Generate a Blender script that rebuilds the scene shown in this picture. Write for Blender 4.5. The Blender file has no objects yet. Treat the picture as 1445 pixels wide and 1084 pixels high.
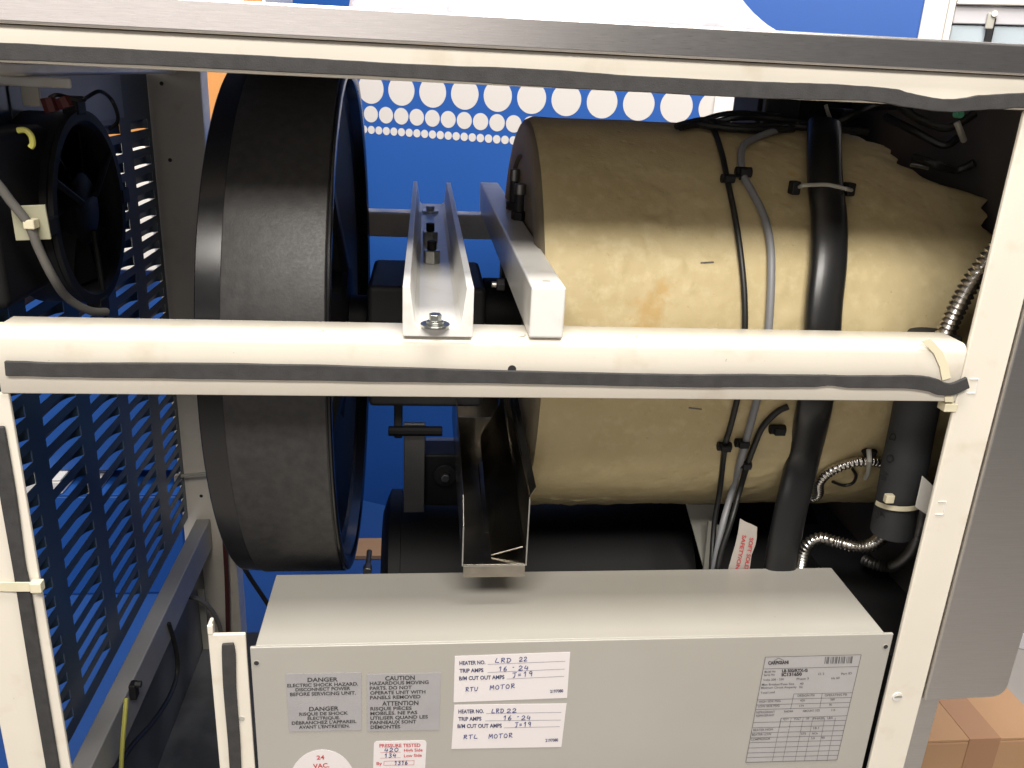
import bpy, bmesh, math, random
from mathutils import Vector, Matrix, noise
random.seed(7)
R = math.radians
scene = bpy.context.scene
COL = scene.collection

# ------------------------------------------------------------------ camera, world, light
CAM = Vector((0.36, -0.62, 1.12))
PITCH, YAW, ROLL, FOC, W0, H0 = R(19.92), R(6.404), R(2.776), 1205.9, 1445.0, 1084.0
fwd = Vector((math.sin(YAW)*math.cos(PITCH), math.cos(YAW)*math.cos(PITCH), -math.sin(PITCH)))
rt0 = Vector((math.cos(YAW), -math.sin(YAW), 0))
dn0 = fwd.cross(rt0)
rt = rt0*math.cos(ROLL) - dn0*math.sin(ROLL)
dn = rt0*math.sin(ROLL) + dn0*math.cos(ROLL)
cd = bpy.data.cameras.new('camera'); cam = bpy.data.objects.new('camera', cd); COL.objects.link(cam)
cd.sensor_width = 36.0; cd.lens = FOC/W0*36.0; cd.clip_start = 0.01; cd.clip_end = 60
m = Matrix((rt, -dn, -fwd)).transposed().to_4x4(); m.translation = CAM
cam.matrix_world = m
scene.camera = cam

world = bpy.data.worlds.new('World'); scene.world = world; world.use_nodes = True
bgn = world.node_tree.nodes['Background']
bgn.inputs[0].default_value = (0.95, 0.95, 1.0, 1); bgn.inputs[1].default_value = 0.09

def area(name, loc, target, sx, sy, power, col=(1, 1, 1)):
    l = bpy.data.lights.new(name, 'AREA'); l.shape = 'RECTANGLE'; l.size = sx; l.size_y = sy
    l.energy = power; l.color = col
    o = bpy.data.objects.new(name, l); COL.objects.link(o); o.location = loc
    o.rotation_euler = (Vector(target)-Vector(loc)).to_track_quat('-Z', 'Y').to_euler()
    return o
area('ceiling_lamp', (0.25, -1.62, 2.58), (0.42, 0.0, 0.9), 1.7, 0.45, 76, (1.0, 0.945, 0.87))
area('ceiling_lamp', (0.50, -0.35, 2.65), (0.5, -0.05, 0.6), 1.2, 0.40, 50, (1.0, 0.95, 0.88))
area('ceiling_lamp', (0.30, 0.55, 2.70), (0.35, 0.9, 0.5), 1.6, 0.6, 36, (1.0, 0.97, 0.93))
area('added_slab_light', (-0.55, -2.3, 1.27), (0.2, 0.0, 1.1), 2.4, 0.6, 9.0, (1.0, 0.92, 0.87))  # unseen soft light, added to brighten the steel top's reflection at the left

scene.view_settings.view_transform = 'Standard'
scene.view_settings.look = 'None'
scene.view_settings.exposure = 0.0
scene.view_settings.gamma = 1.0
scene.cycles.max_bounces = 8

# ------------------------------------------------------------------ geometry helpers
def ray(px, py):
    return rt*((px-W0/2)/FOC) + dn*((py-H0/2)/FOC) + fwd
def at(px, py, v, ax='Y'):
    """point of the photograph's pixel on the plane ax = v"""
    i = 'XYZ'.index(ax); d = ray(px, py); return CAM + d*((v-CAM[i])/d[i])
def on_plane(px, py, o, n):
    d = ray(px, py); return CAM + d*((o-CAM).dot(n)/d.dot(n))
YC, ZC, RB = 0.32, 0.863, 0.2155
def on_barrel(px, py, rad):
    d = ray(px, py)
    a = d.y**2+d.z**2; b = 2*((CAM.y-YC)*d.y+(CAM.z-ZC)*d.z); c = (CAM.y-YC)**2+(CAM.z-ZC)**2-rad*rad
    q = b*b-4*a*c
    t = (-b-math.sqrt(max(q, 0)))/(2*a)
    return CAM+d*t

class MB:
    def __init__(self): self.bm = bmesh.new()
    def box(self, x0, x1, y0, y1, z0, z1):
        v = [self.bm.verts.new(p) for p in ((x0,y0,z0),(x1,y0,z0),(x1,y1,z0),(x0,y1,z0),(x0,y0,z1),(x1,y0,z1),(x1,y1,z1),(x0,y1,z1))]
        for f in ((0,3,2,1),(4,5,6,7),(0,1,5,4),(1,2,6,5),(2,3,7,6),(3,0,4,7)): self.bm.faces.new([v[i] for i in f])
        return self
    def hexa(self, pts):
        v = [self.bm.verts.new(p) for p in pts]
        for f in ((0,3,2,1),(4,5,6,7),(0,1,5,4),(1,2,6,5),(2,3,7,6),(3,0,4,7)): self.bm.faces.new([v[i] for i in f])
        return self
    def face(self, pts):
        self.bm.faces.new([self.bm.verts.new(p) for p in pts]); return self
    def prism(self, poly, off):
        """closed polygon (3D points) extruded by vector off"""
        off = Vector(off); a = [self.bm.verts.new(p) for p in poly]; b = [self.bm.verts.new(Vector(p)+off) for p in poly]
        n = len(a)
        self.bm.faces.new(a[::-1]); self.bm.faces.new(b)
        for i in range(n): self.bm.faces.new((a[i], a[(i+1) % n], b[(i+1) % n], b[i]))
        return self
    def rings(self, rings, close_ends=True, cyclic=True):
        vs = [[self.bm.verts.new(p) for p in r] for r in rings]
        n = len(vs[0])
        for i in range(len(vs)-1):
            for j in range(n if cyclic else n-1):
                self.bm.faces.new((vs[i][j], vs[i][(j+1) % n], vs[i+1][(j+1) % n], vs[i+1][j]))
        if close_ends and cyclic:
            self.bm.faces.new(vs[0][::-1]); self.bm.faces.new(vs[-1])
        return self
    def tube(self, path, r, n=10, closed=False):
        path = [Vector(p) for p in path]
        rad = r if callable(r) else (lambda s: r)
        L = [0]
        for a, b in zip(path, path[1:]): L.append(L[-1]+(b-a).length)
        up = None; rr = []
        for i, p in enumerate(path):
            t = (path[min(i+1, len(path)-1)]-path[max(i-1, 0)]).normalized()
            if up is None:
                up = Vector((0,0,1)) if abs(t.z) < .9 else Vector((1,0,0))
            u = (up-t*up.dot(t)).normalized(); w = t.cross(u); up = u
            q = rad(L[i])
            rr.append([p+(u*math.cos(k*2*math.pi/n)+w*math.sin(k*2*math.pi/n))*q for k in range(n)])
        return self.rings(rr)
    def cyl(self, p0, p1, r, n=24, r1=None):
        p0 = Vector(p0); p1 = Vector(p1); t = (p1-p0).normalized()
        u = t.orthogonal().normalized(); w = t.cross(u); r1 = r if r1 is None else r1
        return self.rings([[p+(u*math.cos(k*2*math.pi/n)+w*math.sin(k*2*math.pi/n))*q for k in range(n)] for p, q in ((p0, r), (p1, r1))])
    def lathe_x(self, prof, y, z, n=96, closed=False):
        """profile of (x, radius) turned about the X-parallel axis through y, z"""
        rr = [[(x, y-math.cos(k*2*math.pi/n)*r, z+math.sin(k*2*math.pi/n)*r) for k in range(n)] for x, r in prof]
        return self.rings(rr, close_ends=not closed)
    def strip(self, pts, thick):
        """foam or tie strip: list of (low point, high point) on a plane y=const; thick along -Y"""
        rr = []
        o = Vector((0, -thick, 0))
        for a, b in pts:
            a = Vector(a); b = Vector(b); rr.append([a, b, b+o, a+o])
        return self.rings(rr)
    def build(self, name, mat, parent=None, bevel=0, seg=2, smooth=35):
        me = bpy.data.meshes.new(name)
        bmesh.ops.recalc_face_normals(self.bm, faces=self.bm.faces)
        self.bm.to_mesh(me); self.bm.free()
        o = bpy.data.objects.new(name, me); COL.objects.link(o)
        if mat: me.materials.append(mat)
        if parent: o.parent = parent
        if smooth:
            me.shade_smooth(); me.set_sharp_from_angle(angle=R(smooth))
        if bevel:
            b = o.modifiers.new('bevel', 'BEVEL'); b.width = bevel; b.segments = seg; b.limit_method = 'ANGLE'; b.angle_limit = R(40)
            b.harden_normals = True
        return o

def tag(o, label=None, cat=None, group=None, kind=None):
    if label: o['label'] = label
    if cat: o['category'] = cat
    if group: o['group'] = group
    if kind: o['kind'] = kind
    return o
def thing(name, label, cat, group=None):
    o = bpy.data.objects.new(name, None); COL.objects.link(o); o.empty_display_size = .02
    return tag(o, label, cat, group)
def smooth_path(pts, n=8):
    pts = [Vector(p) for p in pts]; out = []
    for i in range(len(pts)-1):
        p0 = pts[max(i-1, 0)]; p1 = pts[i]; p2 = pts[i+1]; p3 = pts[min(i+2, len(pts)-1)]
        for k in range(n):
            t = k/n
            out.append(.5*((2*p1)+(p2-p0)*t+(2*p0-5*p1+4*p2-p3)*t*t+(3*p1-p0-3*p2+p3)*t**3))
    out.append(pts[-1]); return out
def resample(pts, step):
    out = [pts[0]]; acc = 0
    for a, b in zip(pts, pts[1:]):
        d = (b-a).length; s = step-acc
        while s < d:
            out.append(a+(b-a)*(s/d)); s += step
        acc = (acc+d) % step if d else acc
    return out

# ------------------------------------------------------------------ materials
def mat(name, col, rough=.5, metal=0, bump=0, bscale=200, bdist=.0005, var=0, vscale=20, col2=None, stretch=None, coat=0, rvar=0, spec=.5, detail=4):
    mt = bpy.data.materials.new(name); mt.use_nodes = True
    nt = mt.node_tree; N = nt.nodes; L = nt.links; p = N['Principled BSDF']
    p.inputs['Base Color'].default_value = (*col, 1); p.inputs['Roughness'].default_value = rough
    p.inputs['Metallic'].default_value = metal; p.inputs['Specular IOR Level'].default_value = spec
    if coat: p.inputs['Coat Weight'].default_value = coat; p.inputs['Coat Roughness'].default_value = .12
    tc = N.new('ShaderNodeTexCoord'); src = tc.outputs['Object']
    if stretch:
        mp = N.new('ShaderNodeMapping'); mp.inputs['Scale'].default_value = stretch
        L.new(src, mp.inputs[0]); ssrc = mp.outputs[0]
    else: ssrc = src
    if var or col2:
        n = N.new('ShaderNodeTexNoise'); n.inputs['Scale'].default_value = vscale; n.inputs['Detail'].default_value = detail
        L.new(ssrc, n.inputs['Vector'])
        mx = N.new('ShaderNodeMix'); mx.data_type = 'RGBA'
        c2 = col2 if col2 else tuple(c*(1-var) for c in col)
        rp = N.new('ShaderNodeMapRange'); rp.inputs['From Min'].default_value = .35; rp.inputs['From Max'].default_value = .68
        L.new(n.outputs[0], rp.inputs[0]); L.new(rp.outputs[0], mx.inputs['Factor'])
        mx.inputs['A'].default_value = (*col, 1); mx.inputs['B'].default_value = (*c2, 1)
        L.new(mx.outputs['Result'], p.inputs['Base Color'])
    if bump or rvar:
        b = N.new('ShaderNodeTexNoise'); b.inputs['Scale'].default_value = bscale; b.inputs['Detail'].default_value = 3
        L.new(ssrc, b.inputs['Vector'])
        if bump:
            bp = N.new('ShaderNodeBump'); bp.inputs['Strength'].default_value = bump; bp.inputs['Distance'].default_value = bdist
            L.new(b.outputs[0], bp.inputs['Height']); L.new(bp.outputs[0], p.inputs['Normal'])
        if rvar:
            rp2 = N.new('ShaderNodeMapRange'); rp2.inputs['To Min'].default_value = rough-rvar; rp2.inputs['To Max'].default_value = rough+rvar
            L.new(b.outputs[0], rp2.inputs[0]); L.new(rp2.outputs[0], p.inputs['Roughness'])
    return mt
M = {}
M['cream'] = mat('cream_paint', (.755,.705,.61), .24, bump=.12, bscale=350, bdist=.0004, var=.06, vscale=9)
M['white_paint'] = mat('white_bar_paint', (.74,.73,.70), .30, bump=.15, bscale=260, bdist=.0004, var=.05, vscale=14)
M['grey_enamel'] = mat('grey_enamel', (.385,.368,.330), .34, bump=.10, bscale=500, bdist=.0003, var=.04, vscale=6)
M['steel'] = mat('brushed_steel', (.68,.65,.63), .30, 1, bump=.10, bscale=90, bdist=.0003, stretch=(1, 20, 60), rvar=.08, var=.12, vscale=60)
M['steel_v'] = mat('brushed_steel_upright', (.62,.60,.58), .38, 1, bump=.10, bscale=90, bdist=.0003, stretch=(1, 20, 60), rvar=.06, var=.08, vscale=40)
M['dull_steel'] = mat('dull_steel', (.34,.335,.325), .5, 1, bump=.1, bscale=120, var=.3, vscale=12)
M['mirror_steel'] = mat('stained_bright_steel', (.52,.48,.41), .24, 1, bump=.10, bscale=40, bdist=.001, var=.65, vscale=16, rvar=.06)
M['zinc'] = mat('zinc_plate', (.62,.63,.60), .3, 1, var=.25, vscale=150)
M['flex'] = mat('flexible_conduit_metal', (.60,.58,.55), .26, 1)
M['black_foam'] = mat('black_foam_strip', (.042,.041,.042), .85, bump=.4, bscale=900, bdist=.0006, var=.25, vscale=120)
M['sleeve'] = mat('black_rubber_foam', (.034,.036,.040), .7, bump=.3, bscale=500, bdist=.0006, var=.3, vscale=30)
M['black_pipe'] = mat('black_pipe_wrap', (.014,.014,.015), .30, bump=.1, bscale=60, bdist=.001)
M['black_plastic'] = mat('black_plastic', (.012,.012,.013), .58, spec=.3)
M['black_paint'] = mat('black_paint', (.006,.006,.007), .6, spec=.3, bump=.2, bscale=300, bdist=.0004)
M['gear'] = mat('gearbox_black', (.022,.022,.024), .6, bump=.25, bscale=500, bdist=.0004)
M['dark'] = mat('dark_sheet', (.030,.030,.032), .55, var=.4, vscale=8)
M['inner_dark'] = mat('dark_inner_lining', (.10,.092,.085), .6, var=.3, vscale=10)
M['pulley_band'] = mat('worn_black_band', (.036,.034,.033), .50, bump=.30, bscale=420, bdist=.0004, rvar=.10, col2=(.022,.021,.021), vscale=120)
M['pulley'] = mat('gloss_black', (.008,.008,.009), .22, rvar=.05, bscale=60)
M['cable_black'] = mat('cable_black', (.012,.012,.012), .45)
M['cable_grey'] = mat('cable_grey', (.23,.235,.25), .45)
M['cable_dark'] = mat('cable_slate', (.13,.125,.115), .5)
M['nylon'] = mat('nylon_tie', (.72,.66,.48), .4)
M['nylon_grey'] = mat('grey_tie', (.42,.41,.36), .45)
M['pad'] = mat('mount_pad', (.34,.33,.23), .5)
M['louvre'] = mat('louvre_blue_grey', (.045,.078,.125), .30, var=.15, vscale=12, bump=.1, bscale=300)
M['wall'] = mat('wall_blue', (.0125,.085,.345), .5, var=.05, vscale=3, bump=.05, bscale=120)
M['dot'] = mat('dot_white', (.60,.565,.535), .55)
M['floor'] = mat('floor_blue', (.020,.080,.29), .45, var=.15, vscale=5, bump=.1, bscale=40)
M['floor_grey'] = mat('floor_grey', (.34,.32,.30), .5, var=.15, vscale=5)
M['white'] = mat('white_gloss', (.80,.77,.72), .45, var=.03, vscale=5)
M['shutter'] = mat('shutter_grey', (.42,.49,.54), .45, var=.06, vscale=6)
M['shutter2'] = mat('shutter_lilac', (.56,.55,.58), .45, var=.06, vscale=6)
M['card'] = mat('cardboard', (.46,.27,.145), .8, var=.12, vscale=6, bump=.2, bscale=90)
M['orange_card'] = mat('cardboard_orange', (.60,.27,.08), .8, var=.1, vscale=8)
M['packtape'] = mat('packing_tape', (.36,.19,.10), .25)
M['paper'] = mat('label_paper', (.72,.68,.68), .55)
M['silver_label'] = mat('silver_label', (.36,.35,.36), .40, var=.08, vscale=40)
M['plate'] = mat('rating_plate', (.40,.385,.385), .36, var=.08, vscale=30)
M['ink'] = mat('ink_black', (.045,.042,.045), .6)
M['ink_navy'] = mat('ink_navy', (.05,.055,.13), .6)
M['ink_soft'] = mat('ink_faded', (.12,.115,.12), .6)
M['ink_line'] = mat('ink_line_grey', (.22,.21,.25), .6)
M['pen'] = mat('pen_blue', (.035,.05,.25), .5)
M['red'] = mat('ink_red', (.52,.05,.06), .6)
M['tag'] = mat('paper_tag', (.44,.40,.36), .7, var=.12, vscale=40)
M['copper'] = mat('maroon_tube', (.10,.028,.022), .45)
M['cover'] = mat('painted_panel_sheen', (.17,.20,.25), .35, var=.15, vscale=8)  # paler tone of the louvre panel, reflected brightness painted into the colour
M['sill'] = mat('sill_grey', (.36,.355,.35), .38, var=.15, vscale=10)
M['liner'] = mat('liner_grey', (.075,.078,.078), .34, var=.5, vscale=7)
M['red_term'] = mat('red_terminal', (.07,.012,.012), .5)
M['yellow'] = mat('yellow_green_wire', (.48,.46,.10), .5)
M['green'] = mat('green_connector', (.10,.45,.28), .4)
M['end_cap'] = mat('grey_end_cap', (.25,.21,.145), .6, var=.25, vscale=14, bump=.2, bscale=80)

def wear(mt, col, scale, lo, hi, amt):
    nt = mt.node_tree; N = nt.nodes; L = nt.links; p = N['Principled BSDF']
    old = p.inputs['Base Color'].links[0].from_socket
    n = N.new('ShaderNodeTexNoise'); n.inputs['Scale'].default_value = scale; n.inputs['Detail'].default_value = 6
    tc = [x for x in N if x.type == 'TEX_COORD'][0]; L.new(tc.outputs['Object'], n.inputs['Vector'])
    r = N.new('ShaderNodeMapRange'); r.inputs['From Min'].default_value = lo; r.inputs['From Max'].default_value = hi; r.inputs['To Max'].default_value = amt
    L.new(n.outputs[0], r.inputs[0])
    mx = N.new('ShaderNodeMix'); mx.data_type = 'RGBA'; L.new(r.outputs[0], mx.inputs['Factor']); L.new(old, mx.inputs['A']); mx.inputs['B'].default_value = (*col, 1)
    L.new(mx.outputs['Result'], p.inputs['Base Color'])
for k_ in ('cream', 'white_paint'):
    wear(M[k_], (.50,.40,.27), 28, .57, .80, .45); wear(M[k_], (.22,.19,.16), 150, .735, .76, .6)
wear(M['grey_enamel'], (.26,.24,.21), 120, .745, .765, .6); wear(M['grey_enamel'], (.44,.43,.40), 5, .45, .75, .5)
wear(M['liner'], (.22,.22,.21), 6, .50, .72, .7)
# foam insulation with stains, pits and mottling
def foam_mat():
    mt = bpy.data.materials.new('yellow_foam'); mt.use_nodes = True
    nt = mt.node_tree; N = nt.nodes; L = nt.links; p = N['Principled BSDF']
    p.inputs['Roughness'].default_value = .55; p.inputs['Specular IOR Level'].default_value = .35
    tc = N.new('ShaderNodeTexCoord'); o = tc.outputs['Object']
    def nz(s, d, r=.6):
        n = N.new('ShaderNodeTexNoise'); n.inputs['Scale'].default_value = s; n.inputs['Detail'].default_value = d; n.inputs['Roughness'].default_value = r
        L.new(o, n.inputs['Vector']); return n.outputs[0]
    def ramp(a, lo, hi):
        r = N.new('ShaderNodeMapRange'); r.inputs['From Min'].default_value = lo; r.inputs['From Max'].default_value = hi; L.new(a, r.inputs[0]); return r.outputs[0]
    def mix(f, a, b):
        x = N.new('ShaderNodeMix'); x.data_type = 'RGBA'
        L.new(f, x.inputs['Factor'])
        for s, v in (('A', a), ('B', b)):
            if isinstance(v, tuple): x.inputs[s].default_value = (*v, 1)
            else: L.new(v, x.inputs[s])
        return x.outputs['Result']
    def blob(c, r0, r1, ns, amp):
        vm = N.new('ShaderNodeVectorMath'); vm.operation = 'DISTANCE'; vm.inputs[1].default_value = c
        L.new(o, vm.inputs[0])
        a = N.new('ShaderNodeMath'); a.operation = 'MULTIPLY_ADD'; L.new(nz(ns, 4), a.inputs[0]); a.inputs[1].default_value = amp
        L.new(vm.outputs['Value'], a.inputs[2])
        r = N.new('ShaderNodeMapRange'); r.inputs['From Min'].default_value = r0+amp*.5; r.inputs['From Max'].default_value = r1+amp*.5
        r.inputs['To Min'].default_value = 1; r.inputs['To Max'].default_value = 0; L.new(a.outputs[0], r.inputs[0]); return r.outputs[0]
    c = mix(ramp(nz(9, 4), .4, .7), (.575,.475,.27), (.505,.405,.215))
    c = mix(ramp(nz(70, 5), .50, .75), c, (.62,.525,.31))
    for ctr, a, b, amp in ((on_barrel(915, 440, RB), .004, .020, .05), (on_barrel(935, 405, RB), .002, .014, .04), (on_barrel(905, 465, RB), .002, .014, .04), (on_barrel(1118, 245, RB), .001, .006, .01)):
        c = mix(blob(ctr, a, b, 90, amp), c, (.53,.37,.16))
    c = mix(ramp(nz(260, 3), .68, .80), c, (.42,.29,.12))
    L.new(c, p.inputs['Base Color'])
    bp = N.new('ShaderNodeBump'); bp.inputs['Strength'].default_value = .45; bp.inputs['Distance'].default_value = .0012
    L.new(nz(130, 6, .7), bp.inputs['Height'])
    vo = N.new('ShaderNodeTexVoronoi'); vo.inputs['Scale'].default_value = 55; L.new(o, vo.inputs['Vector'])
    b2 = N.new('ShaderNodeBump'); b2.inputs['Strength'].default_value = .25; b2.inputs['Distance'].default_value = .0015
    L.new(ramp(vo.outputs['Distance'], 0, .22), b2.inputs['Height']); L.new(bp.outputs[0], b2.inputs['Normal'])
    L.new(b2.outputs[0], p.inputs['Normal'])
    return mt
M['foam'] = foam_mat()
def plastic_film():
    mt = bpy.data.materials.new('clear_plastic_film'); mt.use_nodes = True
    p = mt.node_tree.nodes['Principled BSDF']
    p.inputs['Base Color'].default_value = (.70,.69,.75,1); p.inputs['Roughness'].default_value = .25
    p.inputs['Transmission Weight'].default_value = .35; p.inputs['IOR'].default_value = 1.15
    return mt
M['film'] = plastic_film()

# ------------------------------------------------------------------ lettering
def text_polys(s, bold=0):
    cu = bpy.data.curves.new('t', 'FONT'); cu.body = s; cu.size = 1; cu.offset = bold; cu.resolution_u = 3
    ob = bpy.data.objects.new('t', cu); COL.objects.link(ob)
    dg = bpy.context.evaluated_depsgraph_get(); dg.update()
    me = bpy.data.meshes.new_from_object(ob.evaluated_get(dg))
    vs = [(v.co.x, v.co.y) for v in me.vertices]; fs = [tuple(f.vertices) for f in me.polygons]
    bpy.data.objects.remove(ob); bpy.data.curves.remove(cu); bpy.data.meshes.remove(me)
    return vs, fs
CAP = .70
GL = {'0': [[(.5,1),(.1,.7),(.1,.3),(.4,0),(.8,.2),(.9,.7),(.5,1)]], '1': [[(.2,.7),(.6,1),(.5,0)]], '2': [[(.1,.75),(.4,1),(.8,.8),(.6,.45),(.05,.05),(.95,.05)]],
 '3': [[(.1,.9),(.6,1),(.8,.75),(.4,.55),(.85,.3),(.5,0),(.1,.1)]], '4': [[(.35,1),(.1,.4),(.9,.45)],[(.75,.8),(.65,-.05)]], '6': [[(.7,1),(.25,.6),(.15,.15),(.5,0),(.85,.25),(.55,.5),(.2,.3)]],
 '9': [[(.85,.7),(.5,.5),(.2,.75),(.5,1),(.85,.8),(.75,0)]], 'L': [[(.35,1),(.1,.1),(.9,.05)]], 'R': [[(.15,0),(.2,1)],[(.05,.95),(.7,1),(.75,.65),(.25,.5),(.95,.02)]],
 'D': [[(.15,0),(.2,.95)],[(.0,.9),(.6,.9),(.95,.5),(.6,.05),(.05,.03)]], 'J': [[(.0,.95),(.95,1)],[(.55,.97),(.5,.1),(.1,.05)]], 'T': [[(.0,.92),(1,1)],[(.5,.96),(.42,0)]],
 'U': [[(.1,1),(.15,.2),(.5,.02),(.8,.3),(.95,1)]], 'M': [[(.0,0),(.15,1),(.45,.35),(.8,1),(.95,0)]], 'O': [[(.5,.95),(.1,.6),(.2,.1),(.7,.05),(.9,.55),(.5,.95)]],
 '-': [[(.15,.45),(.75,.5)]], '=': [[(.1,.6),(.7,.62)],[(.1,.3),(.7,.33)]], 'A': [[(0,0),(.5,1),(.9,0)],[(.2,.4),(.8,.45)]]}
class Print:
    """flat print on the plane y = v, placed between photograph pixels A and B (baseline)"""
    def __init__(self, v): self.v = v; self.g = []
    def _map(self, A, B, h):
        A = Vector(A); B = Vector(B); d = B-A; u = Vector((d.y, -d.x)).normalized()*h
        return lambda x, y: at(A.x+d.x*x+u.x*y, A.y+d.y*x+u.y*y, self.v)
    def text(self, s, A, B, h, bold=.0):
        vs, fs = text_polys(s, bold)
        x0 = min(v[0] for v in vs); x1 = max(v[0] for v in vs); f = self._map(A, B, h)
        self.g.append(([f((x-x0)/(x1-x0), y/CAP) for x, y in vs], fs)); return self
    def _quad(self, A, B, w, vs, fs):
        f = self._map(A, B, w); k = len(vs)
        vs += [f(0, -.5), f(1, -.5), f(1, .5), f(0, .5)]; fs.append((k, k+1, k+2, k+3))
    def line(self, A, B, w):
        vs, fs = [], []; self._quad(A, B, w, vs, fs); self.g.append((vs, fs)); return self
    def pen(self, s, A, B, h, w=.9):
        n = len(s); A = Vector(A); B = Vector(B); d = B-A; u = Vector((d.y, -d.x)).normalized()*h
        vs, fs = [], []
        for i, ch in enumerate(s):
            for st in GL.get(ch, []):
                pts = [A+d*((i+.08+.78*x+.10*y)/n)+u*y for x, y in st]
                fine = [q.to_2d() for q in smooth_path([p.to_3d() for p in pts], 4)] if len(pts) > 2 else pts
                for a, b in zip(fine, fine[1:]):
                    if (b-a).length > 1e-4:
                        e = (b-a).normalized()*w*.25; self._quad(a-e, b+e, w, vs, fs)
        self.g.append((vs, fs)); return self
    def build(self, name, mt, parent, join=False):
        g = self.g
        if join:
            V_, F_ = [], []
            for vs, fs in g: F_ += [tuple(i+len(V_) for i in q) for q in fs]; V_ += vs
            g = [(V_, F_)]
        for vs, fs in g:
            me = bpy.data.meshes.new(name); me.from_pydata([tuple(v) for v in vs], [], fs)
            o = bpy.data.objects.new(name, me); COL.objects.link(o); me.materials.append(mt); o.parent = parent
            if join: o['kind'] = 'stuff'

# ------------------------------------------------------------------ room: floor, wall with dots, shutter
BETA = R(25.80); WO = Vector((.4, 1.4, 0)); WD = Vector((math.cos(BETA), -math.sin(BETA), 0)); WN = Vector((-math.sin(BETA), -math.cos(BETA), 0))
def wall_s(px, py):
    p = on_plane(px, py, WO, WN); return (p-WO).dot(WD), p.z
def wp(s, z, out=0.0): return WO+WD*s+WN*out+Vector((0, 0, z))
def wall_box(mb, s0, s1, z0, z1, o0, o1):
    return mb.hexa([wp(s0,z0,o1), wp(s1,z0,o1), wp(s1,z0,o0), wp(s0,z0,o0), wp(s0,z1,o1), wp(s1,z1,o1), wp(s1,z1,o0), wp(s0,z1,o0)])
floor = MB().box(-5, 5, -3.2, 4.2, -.05, 0).build('floor', M['floor_grey'], smooth=0); tag(floor, kind='structure')
mat_ = MB().box(-2.2, 1.05, .02, 2.6, .001, .005).build('floor_mat', M['floor'], smooth=0); tag(mat_, kind='structure')
s_end = wall_s(1300, 25)[0]; s_end2 = wall_s(1345, 25)[0]
wall = wall_box(MB(), -3.6, s_end, 0, 2.8, -.10, 0).build('wall', M['wall'], smooth=0); tag(wall, kind='structure')
disc = bpy.data.meshes.new('dot')
bm = bmesh.new(); bmesh.ops.create_cone(bm, cap_ends=True, segments=40, radius1=1, radius2=1, depth=.0006/.01)
bm.to_mesh(disc); bm.free(); disc.materials.append(M['dot'])
rotw = Matrix((WD, WN.cross(WD), WN)).transposed().to_4x4()
for s0, p, z, r in ((-.1033, .07829, 1.0734, .0330), (-.1820, .039295, 1.0174, .0182), (-.18126, .019647, .98232, .0090)):
    i0 = math.ceil((-.62-s0)/p); i1 = math.floor((.62-s0)/p)
    for i in range(i0, i1+1):
        d = bpy.data.objects.new('dot', disc); COL.objects.link(d); d.parent = wall
        d.matrix_world = Matrix.Translation(wp(s0+p*i, z, .0004)) @ rotw @ Matrix.Diagonal((r, r, .01, 1))
# white post at the end of the wall, roller shutter beyond
dp = thing('door_frame', 'white painted door frame at the right end of the blue wall', 'door frame')
wall_box(MB(), s_end, s_end2-.012, 0, 2.8, -.10, .012).build('jamb', M['white'], dp, .003)
wall_box(MB(), s_end2-.0115, s_end2, 0, 2.8, -.10, .006).build('moulding', M['white'], dp, .002)
sh = thing('roller_shutter', 'grey blue slatted shutter with a pale strip beyond the white frame', 'shutter')
zs = [0, .22, .46, .70, .94]
z_join = wall_s(1390, 34)[1]; z_strip0 = wall_s(1390, 8)[1]; z_strip1 = wall_s(1390, 3)[1]
k = 0
z = z_join
lo = []
while z > 0: lo.append((max(0, z-.12), z-.0015)); z -= .12
for a, b in lo:
    wall_box(MB(), s_end2+.001, s_end2+1.5, a, b, -.08, -.012).build('slat', M['shutter'] if k < 3 else M['shutter2'], sh, .003); k += 1
wall_box(MB(), s_end2+.001, s_end2+1.5, z_join, z_strip0, -.08, -.006).build('slat', M['shutter2'], sh, .002)
wall_box(MB(), s_end2+.001, s_end2+1.5, z_strip0+.001, z_strip1, -.08, .006).build('rail', M['white'], sh, .002)
wall_box(MB(), s_end2+.001, s_end2+1.5, z_strip1+.001, 2.4, -.08, -.010).build('slat', M['shutter2'], sh, .002)
hk = thing('shutter_catch', 'small black catch with white round head hanging on the shutter', 'catch')
s1, zc = wall_s(1397, 44)
wall_box(MB(), s1-.006, s1+.006, zc-.022, zc+.022, -.011, .002).build('strap', M['black_plastic'], hk, .002)
s2, z2 = wall_s(1399, 28)
wall_box(MB(), s2-.008, s2+.006, z2-.016, z2+.012, -.005, .003).build('plate', M['nylon_grey'], hk, .003)
s3, z3 = wall_s(1403, 20)
MB().cyl(wp(s3, z3, -.005), wp(s3, z3, .008), .0052, 20).build('screw_head', M['white'], hk, .001)
sw = thing('wall_switch', 'white switch plate on the blue wall beside the dots', 'switch')
sa, za = wall_s(1006, 175); sb, zb_ = wall_s(1075, 128)
wall_box(MB(), sa, sb, za, zb_, 0.0005, .012).build('plate', M['white'], sw, .002)
sc_, _ = wall_s(1009, 150)
wall_box(MB(), sc_, sb-.008, za+.012, zb_-.012, .0121, .016).build('rocker', M['white'], sw, .0015)
c_ = at(526, 771, .012, 'Z')
cp = MB().hexa([c_+Vector(v) for v in ((-.05,-.05,-.006),(.05,-.05,-.006),(.05,.03,-.006),(-.05,.03,-.006),(-.05,-.05,.004),(.05,-.05,.004),(.05,.03,.006),(-.05,.03,.006))]).build('cardboard_scrap', M['card'], None, .001)
tag(cp, 'small tan cardboard scrap lying on the floor behind the machine', 'cardboard')

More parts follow.
